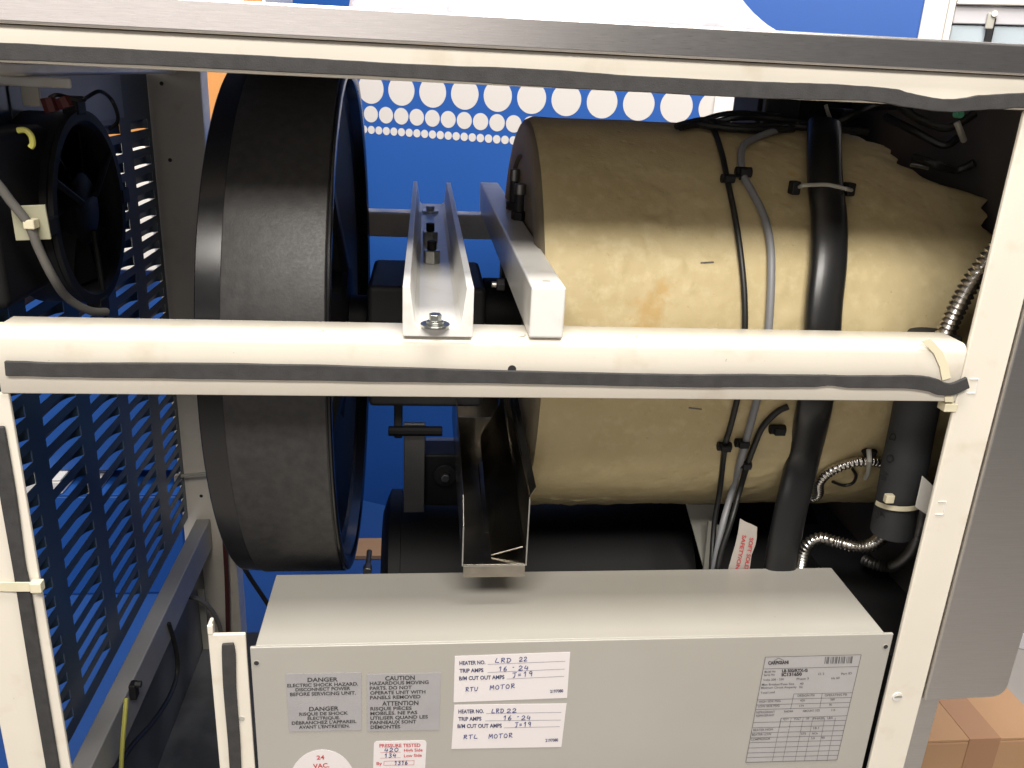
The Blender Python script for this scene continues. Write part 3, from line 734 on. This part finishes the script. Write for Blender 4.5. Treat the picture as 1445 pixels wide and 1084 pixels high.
MB().prism([at(968,712,.26), at(1010,712,.26), at(1004,800,.24), at(992,800,.24)], (0,.004,0)).build('web', M['nylon_grey'], sb_, .0008)
MB().prism([at(1000,735,.235), at(1020,745,.235), at(1010,830,.235), at(990,830,.235)], (.0,.004,0)).build('flange', M['nylon_grey'], sb_, .0008)

# ------------------------------------------------------------------ drip tray
dt = thing('drip_chute', 'bright stained steel drip chute jutting from under the barrel end', 'chute')
TX0, TX1, TY0, TY1, TZ, TT = .3988, .4548, .048, .36, .7025, .0012
def slope(y): return TZ+(y-TY0)*.05
MB().hexa([(TX0,TY0,TZ-TT),(TX1,TY0,TZ-TT),(TX1,TY1,slope(TY1)-TT),(TX0,TY1,slope(TY1)-TT),(TX0,TY0,TZ),(TX1,TY0,TZ),(TX1,TY1,slope(TY1)),(TX0,TY1,slope(TY1))]).build('floor', M['mirror_steel'], dt, .0003)
MB().prism([(TX1+.0002,TY0,TZ-TT),(TX1+.0002,TY1,slope(TY1)-TT),(TX1+.0002,TY1,slope(TY1)+.075),(TX1+.0002,TY0,TZ+.068)], (TT,0,0)).build('side_wall', M['mirror_steel'], dt, .0003)
MB().prism([(TX0-.0002,TY0,TZ-TT),(TX0-.0002,TY1,slope(TY1)-TT),(TX0-.0002,TY1,slope(TY1)+.075),(TX0-.0002,TY0+.02,TZ+.06),(TX0-.0002,TY0,TZ+.04)], (-TT,0,0)).build('side_wall', M['mirror_steel'], dt, .0003)
MB().prism([(TX1+.0016,TY0+.002,TZ+.068),(TX1+.0016,TY1,slope(TY1)+.075),(TX1+.0096,TY1,slope(TY1)+.080),(TX1+.0066,TY0+.005,TZ+.0745)], (0,0,.001)).build('flange', M['mirror_steel'], dt)
MB().box(TX0,TX1,TY0-.0015,TY0-.0002,TZ-.0125,TZ+.0002).build('front_lip', M['mirror_steel'], dt, .0004)
MB().box(TX0,TX1,TY0-.0019,TY0-.0016,TZ-.0008,TZ+.0004).build('cut_edge', M['zinc'], dt)
MB().box(TX1+.0003,TX1+.0014,TY0-.0010,TY0-.0002,TZ-.001,TZ+.066).build('cut_edge', M['zinc'], dt)
MB().box(TX0-.0014,TX0-.0003,TY0-.0010,TY0-.0002,TZ-.001,TZ+.039).build('cut_edge', M['zinc'], dt)
MB().box(TX0,TX1,TY1,TY1+.001,slope(TY1),slope(TY1)+.074).build('back_wall', M['mirror_steel'], dt)
MB().prism([(TX0+.022,.10,TZ+.0012),(TX0+.034,.10,TZ+.0012),(TX0+.030,.24,slope(.24)+.0012),(TX0+.024,.24,slope(.24)+.0012)], (0,0,.0015)).build('stiffener', M['mirror_steel'], dt, .0005)
MB().prism([(TX0+.026,.060,TZ+.0015),(TX1-.001,.060,TZ+.010),(TX1-.001,.30,slope(.30)+.050),(TX0+.030,.30,slope(.30)+.004)], (0,0,.0012)).build('fold', M['mirror_steel'], dt, .0003)

# ------------------------------------------------------------------ hoses and cables on the barrel
def barrel_path(pts, rad, extra=()):
    return [on_barrel(px, py, RB+rad) for px, py in pts]+[at(*e) for e in extra]
def barrel_cable(name, pts, rad, m, label, extra=(), lift=.001, cat='cable'):
    o = MB().tube(smooth_path(barrel_path(pts, rad+lift, extra), 8), rad, 12).build(name, M[m], None)
    return tag(o, label, cat)
barrel_cable('thin_cable', [(985,172),(1005,180),(1018,215),(1026,252),(1036,300),(1044,350),(1050,410),(1051,470),(1046,530),(1040,565),(1030,605),(1023,630),(1016,690)], .0028, 'cable_black', 'thin black cable draped over the foam barrel left of the grey cable', [(1008,740,.15),(1004,800,.13),(1001,850,.12)])
barrel_cable('grey_cable', [(1125,178),(1090,186),(1056,200),(1046,215),(1048,245),(1062,272),(1078,305),(1087,345),(1088,400),(1084,470),(1076,530),(1068,565),(1056,610),(1045,650)], .0036, 'cable_grey', 'round grey cable curving over the barrel beside the thin black cable', [(1034,690,.155),(1020,740,.140),(1008,800,.128),(1000,850,.122)])
barrel_cable('branch_cable', [(1112,574),(1096,582),(1076,603),(1064,630),(1055,655),(1045,688)], .0030, 'cable_black', 'short black cable branching from the black hose low on the barrel', [(1032,735,.13),(1016,785,.12),(1006,850,.11)])
ot = thing('overhead_cables', 'black wiring loom lying along the top of the barrel', 'wiring')
for pts in ([(955,176),(990,168),(1015,172),(1040,176),(1110,176),(1160,180),(1225,184)],[(1000,174),(1040,164),(1090,166),(1150,176)],[(960,178),(985,174),(1010,178),(1060,182),(1120,180)]):
    MB().tube(smooth_path([on_barrel(px, py+2, RB+.006) for px, py in pts], 6), .0036, 8).build('cable', M['cable_black'], ot)
px_tube('cable', [(985,172,.33),(1008,164,.36),(1030,160,.38),(1060,160,.40),(1100,164,.42)], .0030, 'cable_black', ot)
# black insulated hose over the barrel
def hose():
    c1 = [(1163,176),(1163,200),(1164,250),(1170,310),(1169,370),(1163,430),(1160,480),(1154,540),(1148,580)]
    path = [on_barrel(px, py, RB+.010) for px, py in c1]
    rest = [at(1135,640,.125), at(1118,710,.12), at(1104,780,.115), at(1094,850,.11)]
    pts = smooth_path(path+rest, 8); rr = []
    for i, p in enumerate(pts):
        t = (pts[min(i+1,len(pts)-1)]-pts[max(i-1,0)]).normalized()
        side = Vector((1,0,0)); side = (side-t*side.dot(t)).normalized(); nn = side.cross(t)
        w, h = .0170, .0085
        rr.append([p+side*w*math.copysign(abs(math.cos(a))**.75, math.cos(a))+nn*h*math.copysign(abs(math.sin(a))**.8, math.sin(a)) for a in [k*2*math.pi/20 for k in range(20)]])
    return MB().rings(rr).build('black_hose', M['black_pipe'], None)
tag(hose(), 'flattened black insulated hose running over the barrel to the right of the cables', 'hose')
def clip(px, py, s, label, rad=.004, tail=(-8, 2), surf=True, Y=None):
    t = thing('cable_clip', label, 'cable tie', 'small black ties on the barrel cables')
    p = on_barrel(px, py, RB+rad) if surf else at(px, py, Y)
    MB().tube([p+Vector((-.0062*s,0,0)), p+Vector((.0062*s,0,0))], .0042*s, 10).build('loop', M['black_plastic'], t)
    MB().box(p.x-.0045*s,p.x+.0045*s,p.y-.0075*s,p.y-.001*s,p.z-.003*s,p.z+.003*s).build('head', M['black_plastic'], t, .0008)
    q = on_barrel(px+tail[0], py+tail[1], RB+rad+.001) if surf else at(px+tail[0], py+tail[1], Y)
    MB().tube([p, q], .0012, 6).build('tail', M['black_plastic'], t)
clip(1027, 252, 1.0, 'black tie on the thin black cable near the top of the barrel')
clip(1049, 243, 1.2, 'black tie on the grey cable near the top of the barrel', tail=(-5,10))
clip(1022, 630, 1.05, 'black tie on the thin black cable below the middle rail', tail=(-9,1))
clip(1047, 625, 1.05, 'black tie on the grey cable below the middle rail', tail=(-8,-3))
clip(1052, 656, .9, 'black tie joining the branch cable to the grey cable', tail=(6,3))
clip(1097, 606, 1.15, 'black tie on the left edge of the black hose below the rail', tail=(-10,2), rad=.006)
ht = thing('hose_tie', 'pale grey tie across the black hose with black studs either side', 'cable tie')
pp = [on_barrel(px, py, RB+.0195) for px, py in ((1133,262),(1150,261),(1168,261),(1188,265),(1196,267))]
pp = [on_barrel(1126,265,RB+.006)]+pp+[on_barrel(1203,269,RB+.006)]
MB().tube(smooth_path(pp, 6), .0019, 8).build('strap', M['nylon_grey'], ht)
for px, py in ((1121,265),(1198,267)):
    p = on_barrel(px, py, RB+.007); MB().box(p.x-.0042,p.x+.0042,p.y-.006,p.y+.006,p.z-.0062,p.z+.0062).build('stud', M['black_plastic'], ht, .0015)

# ------------------------------------------------------------------ insulated riser pipe and flexible conduits at right
rs = thing('insulated_pipe', 'upright pipe in black foam sleeve behind the right end of the middle rail', 'pipe')
PY = .085
ptop = at(1313, 473, PY); pbot = at(1258, 752, PY); PR = .0205
d = (pbot-ptop)
path = [ptop+d*t for t in (0,.15,.3,.45,.6,.75,.9,1)]
MB().tube(path, lambda s: PR*(1+.02*math.sin(s*60)), 36).build('foam_sleeve', M['sleeve'], rs, .0015)
MB().tube([ptop+Vector((.004,0,-.009)), ptop+Vector((.004,0,.0015))], PR*1.12, 36).build('collar', M['sleeve'], rs, .002)
def wrap_print(pr):
    for vs, fs in pr.g:
        for i, v in enumerate(vs):
            t = (v.z-ptop.z)/(pbot.z-ptop.z); ax = ptop+d*t
            dx = max(-PR*.95, min(PR*.95, v.x-ax.x)); vs[i] = Vector((v.x, ax.y-math.sqrt((PR*1.03)**2-dx*dx)-.0004, v.z))
    return pr
pt = Print(PY-PR)
pt.text('D', (1272,630), (1275,620), 9).text('O', (1268,662), (1271,650), 10).text('W', (1260,688), (1264,674), 9)
pt.text('1/4', (1246,741), (1256,736), 8)
wrap_print(pt).build('marking', M['black_plastic'], rs)
ct = thing('pipe_tie', 'cream nylon tie round the foam sleeve with a square head', 'cable tie')
tp = ptop+d*((700-473)/(752-473)); tp = Vector((tp.x, tp.y, tp.z))
ring = []
for k in range(25):
    a = R(185+k*(170/24)); ring.append(tp+Vector((math.cos(a)*(PR+.0034), math.sin(a)*(PR+.0034), .004*math.cos(a*1.0+.6))))
ring = ring+[at(1306,702,.05)]
MB().strip([(p_-Vector((0,0,.0024)), p_+Vector((0,0,.0024))) for p_ in ring], .0012).build('strap', M['nylon'], ct, .0003)
p = at(1253,702,PY-PR-.002); MB().box(p.x-.0042,p.x+.0042,p.y-.005,p.y+.001,p.z-.0042,p.z+.0042).build('head', M['nylon'], ct, .001)
wb = MB().prism([at(1302,672,.045), at(1322,690,.045), at(1310,728,.045), at(1292,716,.045)], (0,.0015,0)).build('mount_plate', M['white_paint'], None, .0004)
tag(wb, 'small white plate behind the foam sleeve tie against the right post', 'plate')
def flex(name, pts, r, pitch, label, m='flex', amp=.16):
    path = resample(smooth_path(pts, 14), pitch/4)
    o = MB().tube(path, lambda s: r*(1+amp*(abs(((s/pitch) % 1)-.5)*4-1)), 18).build(name, M[m], None, smooth=80)
    return tag(o, label, 'conduit')
flex('flexible_conduit', [at(1330,480,.075), at(1338,462,.072), at(1352,432,.066), at(1370,400,.060), at(1390,372,.055), at(1420,335,.05), at(1450,300,.05)], .0074, .0052, 'shiny metal conduit rising from the sleeve collar behind the right post')
flex('flexible_conduit', [at(1120,760,.10)+Vector((0,.10,0)), on_barrel(1146,702,RB+.006), on_barrel(1156,680,RB+.006), on_barrel(1170,666,RB+.007), on_barrel(1192,656,RB+.007), on_barrel(1215,651,RB+.007), on_barrel(1240,652,RB+.006), on_barrel(1262,660,RB+.006)], .0048, .0042, 'braided metal conduit arching across the lower right of the barrel')
flex('flexible_conduit', [at(1126,830,.15), at(1130,797,.15), at(1137,772,.145), at(1156,760,.14), at(1180,765,.13), at(1210,772,.12), at(1232,768,.11), at(1250,752,.10), at(1262,735,.09)], .0062, .0042, 'grey metal conduit bending into the bottom of the foam sleeve')
flex('flexible_conduit', [at(1220,790,.20), at(1232,796,.19), at(1258,800,.18), at(1283,782,.16), at(1297,752,.14), at(1301,725,.13), at(1303,690,.12)], .0058, .0042, 'dark metal conduit looping behind the foam sleeve near the right post', 'dull_steel')
fc = thing('conduit_clip', 'black clip with grey strap holding the braided conduit on the barrel', 'cable tie')
for dx in (-7, 7):
    p = on_barrel(1227+dx, 636, RB+.002); MB().tube([p, on_barrel(1227+dx*.3, 646, RB+.003)], .0032, 8).build('anchor', M['black_plastic'], fc)
MB().tube([on_barrel(1226,634,RB+.008), on_barrel(1227,650,RB+.0155), on_barrel(1225,668,RB+.010), on_barrel(1221,675,RB+.008)], .0024, 8).build('strap', M['nylon_grey'], fc)
barrel_cable('loop_wire', [(1175,680),(1190,685),(1203,682),(1208,672),(1203,662)], .0016, 'cable_black', 'thin black wire loop hanging below the braided conduit', cat='wire')
# paper tag hanging beside the hose
tgp = thing('paper_tag', 'torn paper tag with red lettering hanging beside the black hose', 'tag')
TYv = .115
crop = lambda x, y: (1000+x/12.04, 720+y/12.04)
MB().prism([at(*crop(x, y), TYv) for x, y in ((535,145),(640,205),(725,238),(825,290),(815,480),(795,590),(730,760),(690,1060),(315,1060),(400,760),(450,600),(500,380))], (0,.0004,0)).build('paper', M['tag'], tgp)
P_ = Print(TYv-.0008)
P_.text('SOFT SOLDER', crop(700,465), crop(585,1120), 5.6, .02).text('SAFETY/ON', crop(580,420), crop(455,1000), 5.4, .02)
P_.build('lettering', M['red'], tgp)
# nylon ties on the posts
t = thing('post_tie', 'cream nylon tie strapped round the left post', 'cable tie')
MB().strip([(at(-20,833,-.0010), at(-20,821,-.0010)), (at(18,834,-.0012), at(18,821,-.0012)), (at(24,834,-.0042), at(24,821,-.0042)), (at(42,834,-.0044), at(44,821,-.0044)), (at(60,832,-.0012), at(60,820,-.0012))], .0012).build('strap', M['nylon'], t, .0003)
p = at(53,826,-.004); MB().box(p.x-.0042,p.x+.0045,p.y-.005,p.y+.003,p.z-.0045,p.z+.0045).build('head', M['nylon'], t, .001)
t = thing('rail_tie', 'yellowed nylon tie wrapped round the right end of the middle rail', 'cable tie')
rp_ = [(1305,479),(1313,486),(1323,497),(1331,515),(1335,535)]
MB().strip([(at(x-6,y+2,-.0016), at(x+6,y-2,-.0016)) for x, y in rp_], .0010).build('strap', M['nylon'], t, .0002)
MB().strip([(at(x-6,y,-.0016), at(x+6,y,-.0016)) for x, y in ((1338,556),(1339,567))], .0010).build('strap', M['nylon'], t, .0002)
p = at(1338,573,.004); MB().box(p.x-.006,p.x+.0055,p.y-.005,p.y+.006,p.z-.0038,p.z+.0036).build('head', M['nylon'], t, .001)
t = thing('corner_tie', 'cream tie end poking out at the left end of the middle rail', 'cable tie')
p = at(3,468,.02); MB().box(p.x-.006,p.x+.003,p.y-.006,p.y+.006,p.z-.004,p.z+.006).build('head', M['nylon'], t, .0015)

# ------------------------------------------------------------------ dark electronics behind the barrel's far top
el = thing('electronics_housing', 'dark electronics housing under the top at the upper right', 'housing')
ex = at(1034,150,.596).x
MB().box(ex,.9138,.50,.596,.88,1.1115).build('case', M['black_paint'], el, .004)
MB().box(ex+.004,ex+.05,.485,.4995,1.00,1.1115).build('cover', M['dark'], el, .003)
MB().box(ex+.09,.90,.45,.4995,1.02,1.098).build('module', M['black_plastic'], el, .004)
p = at(1349,161,.18); MB().cyl(p, p+Vector((0,-.008,0)), .0035, 12).build('connector', M['green'], el)
px_tube('lead', [(1350,172,.18),(1355,185,.18),(1360,198,.19)], .003, 'nylon_grey', el, 8)
px_tube('lead', [(1165,148,.36),(1168,158,.36),(1171,166,.37)], .0022, 'nylon_grey', el, 6)
px_tube('lead', [(1348,150,.19),(1349,161,.18)], .002, 'cable_black', el, 6)
for pts in ([(1180,175,.30),(1210,160,.30),(1240,150,.32),(1290,150,.30)],[(1250,165,.28),(1290,185,.24),(1330,205,.22),(1350,195,.22)],[(1270,150,.26),(1300,170,.24),(1340,180,.22),(1375,160,.22)],[(1290,222,.22),(1320,232,.20),(1350,240,.20),(1375,230,.19)]):
    px_tube('lead', pts, .0042, 'cable_black', el, 8)
px_tube('lead', [(1285,233,.20),(1298,235,.20),(1310,238,.20)], .0016, 'zinc', el, 6)

# ------------------------------------------------------------------ grey electrical box with its labels
eb = thing('electrical_box', 'pale grey enamelled electrical box with labels at the bottom of the opening', 'electrical box')
ZT = .6552
MB().box(.2215,.7845,.0020,.1115,.30,ZT-.0008).build('case', M['grey_enamel'], eb, .0012)
lid = MB().box(.2178,.7915,-.0016,.0014,.30,ZT).build('lid', M['grey_enamel'], eb, .0009, 3)
for px, py in ((362,935.5),(1249.5,912.5)):
    p = at(px, py, -.0016)
    MB().cyl(p+Vector((0,.001,0)), p+Vector((0,-.0004,0)), .0028, 24).build('hole_rim', M['grey_enamel'], lid)
    MB().cyl(p+Vector((0,.0005,0)), p+Vector((0,-.0006,0)), .0021, 20).build('screw_hole', M['dark'], lid)
LP = -.0016
def sticker(name, corners, m, label=None, round_=.0):
    pts = [at(x, y, LP-.0002) for x, y in corners]
    if round_:
        out = []; n = len(pts)
        for i, p in enumerate(pts):
            a = (pts[i-1]-p).normalized(); b = (pts[(i+1) % n]-p).normalized()
            for k in range(6):
                t = k/5; p0 = p+a*round_; p1 = p+b*round_
                out.append(p0*(1-t)**2+p*2*t*(1-t)+p1*t*t)
        pts = out
    o = MB().prism(pts, (0,-.0003,0)).build(name, M[m], eb, smooth=0)
    if label: o['label'] = label
    return o
IP = LP-.0008
# danger
s = sticker('warning_sticker', [(402.6,951),(510,948.8),(510.5,1030),(408,1032.5)], 'silver_label', 'silver danger sticker about electric shock')
P_ = Print(IP)
for tx_, A, B, h in (('DANGER',(434,962.3),(476.7,961.6),5.6),('ELECTRIC SHOCK HAZARD.',(405.4,970.0),(505.4,967.4),4.6),('DISCONNECT POWER',(417,975.8),(494.3,973.6),4.4),('BEFORE SERVICING UNIT.',(409.4,982.4),(502.2,980.1),4.6),
    ('DANGER',(436.2,1003.6),(478,1002.4),5.6),('RISQUE DE SHOCK',(422.3,1010.2),(491,1008.4),4.3),('ÉLECTRIQUE.',(434,1016.0),(479.6,1014.8),4.1),("DÉBRANCHEZ L'APPAREIL",(411.8,1022.8),(503,1020.2),4.3),("AVANT L'ENTRETIEN.",(421.8,1028.6),(493.5,1026.6),4.3)):
    P_.text(tx_, A, B, h, .022)
P_.build('lettering', M['ink'], s)
s = sticker('warning_sticker', [(518,951.5),(622,949.2),(620,1029.8),(518,1031.8)], 'silver_label', 'silver caution sticker about moving parts')
P_ = Print(IP)
for tx_, A, B, h in (('CAUTION',(543.6,960.4),(585.4,959.3),6),('HAZARDOUS MOVING',(521.8,967),(604.9,965.1),4.7),('PARTS. DO NOT',(521.8,973.7),(581,972.3),4.6),('OPERATE UNIT WITH',(522.4,980.3),(600.4,978.6),4.6),('PANELS REMOVED',(522.1,987),(593.4,985.4),4.6),
    ('ATTENTION',(539.3,996),(590.5,994.9),6),('RISQUE PIÈCES',(522.6,1002.7),(581,1001.6),4.5),('MOBILES. NE PAS',(522.6,1009.4),(589,1007.6),4.5),('UTILISER QUAND LES',(522.6,1015.9),(603.8,1013.8),4.5),('PANNEAUX SONT',(522.6,1022.2),(587.4,1020.6),4.5),('DÉMONTÉS',(523,1028.7),(564.8,1027.6),4.5)):
    P_.text(tx_, A, B, h, .022)
P_.build('lettering', M['ink'], s)
hc = lambda x, y: (630+x/7.228, 910+y/7.228)
def heater(corners, texts, lines, pens, label):
    s = sticker('heater_label', [hc(*c) for c in corners], 'paper', label)
    P_ = Print(IP)
    for t_, A, B, h in texts: P_.text(t_, hc(*A), hc(*B), h, .03)
    P_.build('lettering', M['ink_navy'], s)
    P_ = Print(IP)
    for A, B in lines: P_.line(hc(*A), hc(*B), .55)
    P_.build('ruled_line', M['ink_line'], s)
    P_ = Print(IP-.0002)
    for t_, A, B, h in pens: P_.pen(t_, hc(*A), hc(*B), h, .95)
    P_.build('handwriting', M['pen'], s)
heater([(85,115),(1262,72),(1230,540),(72,585)],
  [('HEATER NO.',(133,206),(397,197),5.2),('TRIP AMPS',(133,284),(378,277),5.2),('B/M CUT OUT AMPS',(130,362),(592,347),5.2),('2197080',(1058,490),(1192,483),4)],
  [((420,200),(1212,168)),((420,283),(1207,248)),((615,350),(1200,322))],
  [('LRD',(490,183),(665,178),6),('22',(738,172),(830,166),6),('16',(525,270),(625,267),6.2),('-',(670,248),(700,246),5),('24',(728,262),(845,257),6.2),('J=19',(670,335),(885,318),6.6),('RTU',(190,478),(325,470),5.6),('MOTOR',(440,460),(705,440),6)],
  'upper heater label with blue handwriting')
heater([(80,612),(1225,598),(1172,1040),(50,1060)],
  [('HEATER NO.',(122,700),(382,696),5.2),('TRIP AMPS',(122,776),(357,772),5.2),('B/M CUT OUT AMPS',(113,849),(565,843),5.2),('2197080',(1010,990),(1140,985),4)],
  [((403,702),(1172,690)),((397,776),(1167,768)),((585,848),(1155,835))],
  [('LRD',(455,697),(590,692),5.6),('22',(610,697),(722,690),5.6),('16',(572,770),(672,766),6),('-',(715,752),(748,750),5),('24',(760,768),(865,765),6),('J=19',(695,840),(868,834),6.4),('RTL',(168,962),(325,955),5.4),('MOTOR',(428,957),(680,945),6)],
  'lower heater label with blue handwriting')
pc_ = lambda x, y: (400+x/6.568, 1030+y/6.568)
s = sticker('pressure_label', [(527.6,1046),(602.2,1044.6),(598,1122),(525.5,1124)], 'paper', 'white pressure test label with red print', .004)
P_ = Print(IP)
for t_, A, B, h in (('PRESSURE TESTED',(890,163),(1270,157),4.6),('High Side',(1118,204),(1290,199),4),('Low Side',(1117,254),(1283,248),4),('By',(863,326),(915,324),4)): P_.text(t_, pc_(*A), pc_(*B), h, .02)
P_.line(pc_(895,212), pc_(1085,207), .4).line(pc_(895,263), pc_(1085,259), .4)
for A, B in (((932,292),(1212,286)),((932,330),(1208,325)),((932,292),(930,330)),((1212,286),(1208,325))): P_.line(pc_(*A), pc_(*B), .5)
P_.build('lettering', M['red'], s)
P_ = Print(IP-.0002)
P_.pen('420',pc_(930,207),pc_(1070,201),5.2,.9).pen('134',pc_(930,260),pc_(1050,254),5.4,.9).pen('1316',pc_(1025,327),pc_(1155,322),5.6,.9)
P_.build('handwriting', M['pen'], s)
s = sticker('voltage_sticker', [(455+46.9*math.cos(2*math.pi*k/48), 1104.8+46.9*math.sin(2*math.pi*k/48)) for k in range(48)], 'paper', 'round white voltage sticker')
P_ = Print(IP); P_.text('24', pc_(308,277), pc_(380,272), 5.6, .02).text('VAC.', pc_(275,357), pc_(425,347), 6, .02); P_.build('lettering', M['red'], s)
# rating plate
rc = lambda x, y: (1040+x/6.415, 915+y/6.415)
s = sticker('rating_plate', [rc(258,80), rc(1125,58), rc(905,1010), rc(80,1033)], 'plate', 'printed silver rating plate with table')
P_ = Print(IP); wl = .6
for A, B in (((258,80),(1125,58)),((1125,58),(905,1010)),((905,1010),(80,1033)),((80,1033),(258,80)),((240,187),(1100,165)),((515,413),(1046,402)),((187,467),(1036,445)),((178,513),(1026,490)),((170,555),(1016,532)),
    ((400,632),(998,610)),((150,672),(988,652)),((143,720),(978,697)),((130,767),(967,745)),((122,810),(957,790)),((114,855),(947,833)),((105,903),(937,878)),((97,948),(926,925)),((88,990),(916,968)),((515,413),(486,548)),((772,407),(750,540)),((400,632),(385,715))):
    P_.line(rc(*A), rc(*B), wl)
for xt, xb in ((400,320),(492,415),(600,525),(687,610),(795,722),(892,815)): P_.line(rc(xt,628), rc(xb,1020), .45)
for A, B in (((335,115),(375,88)),((375,88),(425,110))): P_.line(rc(*A), rc(*B), .7)
x = 800
random.seed(3)
while x < 1050:
    w = random.choice((5,7,10,14)); P_.line(rc(x-6,140-(x-800)*.02), rc(x+3,78-(x-800)*.02), w/6.415*.9); x += w+random.choice((5,6,8))
P_.build('printed_table', M['ink_soft'], s, True)
P_ = Print(IP)
for t_, A, B, h, bo in (('CARPIGIANI',(283,147),(468,140),4.4,.05),('LB 502/RTX-G',(408,217),(640,211),3.9,.05),('IC131650',(405,252),(588,246),4.2,.05)): P_.text(t_, rc(*A), rc(*B), h, bo)
P_.build('bold_lettering', M['ink'], s)
P_ = Print(IP)
for t_, A, B in (('Model No',(250,222),(350,217)),('Serial No',(245,251),(343,246)),('Volts 208 - 230',(237,296),(425,288)),('Phase 3',(540,287),(650,281)),('Hz 60',(855,281),(930,275)),('Cl. 2',(735,242),(790,238)),('Part ID',(945,240),(1040,234)),
    ('Max Breaker/Fuse Size',(225,338),(518,330)),('40',(570,330),(603,328)),('Minimum Circuit Ampacity',(220,367),(540,359)),('32',(563,360),(595,358)),('Total Load',(215,412),(343,405)),('DESIGN PSI',(550,438),(702,433)),('OPERATING PSI',(795,435),(995,427)),
    ('HIGH SIDE PSIG',(200,493),(395,484)),('420',(572,482),(615,480)),('360',(845,473),(885,471)),('LOW SIDE PSIG',(190,535),(385,527)),('174',(565,530),(605,528)),('90',(835,520),(860,519)),('REFRIGERANT',(177,590),(345,583)),('REFRIGERANT',(173,620),(340,613)),('R404A',(428,582),(510,577)),('AMOUNT OZS',(595,577),(750,570)),('116',(855,568),(890,566)),
    ('QTY',(420,650),(470,648)),('VOLT',(515,647),(580,645)),('HP',(630,645),(655,644)),('PHASE',(690,645),(790,641)),('LRA',(820,640),(870,638)),('BEATER HIGH',(148,750),(325,742)),('BEATER LOW',(135,792),(312,785)),('COMPRESSOR',(125,835),(303,827)),('18.1',(692,732),(742,729)),('575',(582,782),(625,780)),('NCA',(682,780),(732,777)),('3.0',(672,823),(705,821)),('90',(765,820),(795,818))):
    P_.text(t_, rc(*A), rc(*B), 2.9, .012)
P_.build('lettering', M['ink_soft'], s)

# move each Empty to the base of its thing (parts keep their places)
for o in [x for x in COL.objects if x.type == 'EMPTY']:
    ch_ = [c for c in COL.objects if c.parent == o and c.type == 'MESH']
    lo = Vector((1e9,)*3); hi = Vector((-1e9,)*3)
    for c in ch_:
        for v in c.data.vertices:
            w = v.co+c.location
            for i in range(3): lo[i] = min(lo[i], w[i]); hi[i] = max(hi[i], w[i])
    base = Vector(((lo.x+hi.x)/2, (lo.y+hi.y)/2, lo.z)); o.location = base
    for c in ch_: c.location = c.location-base
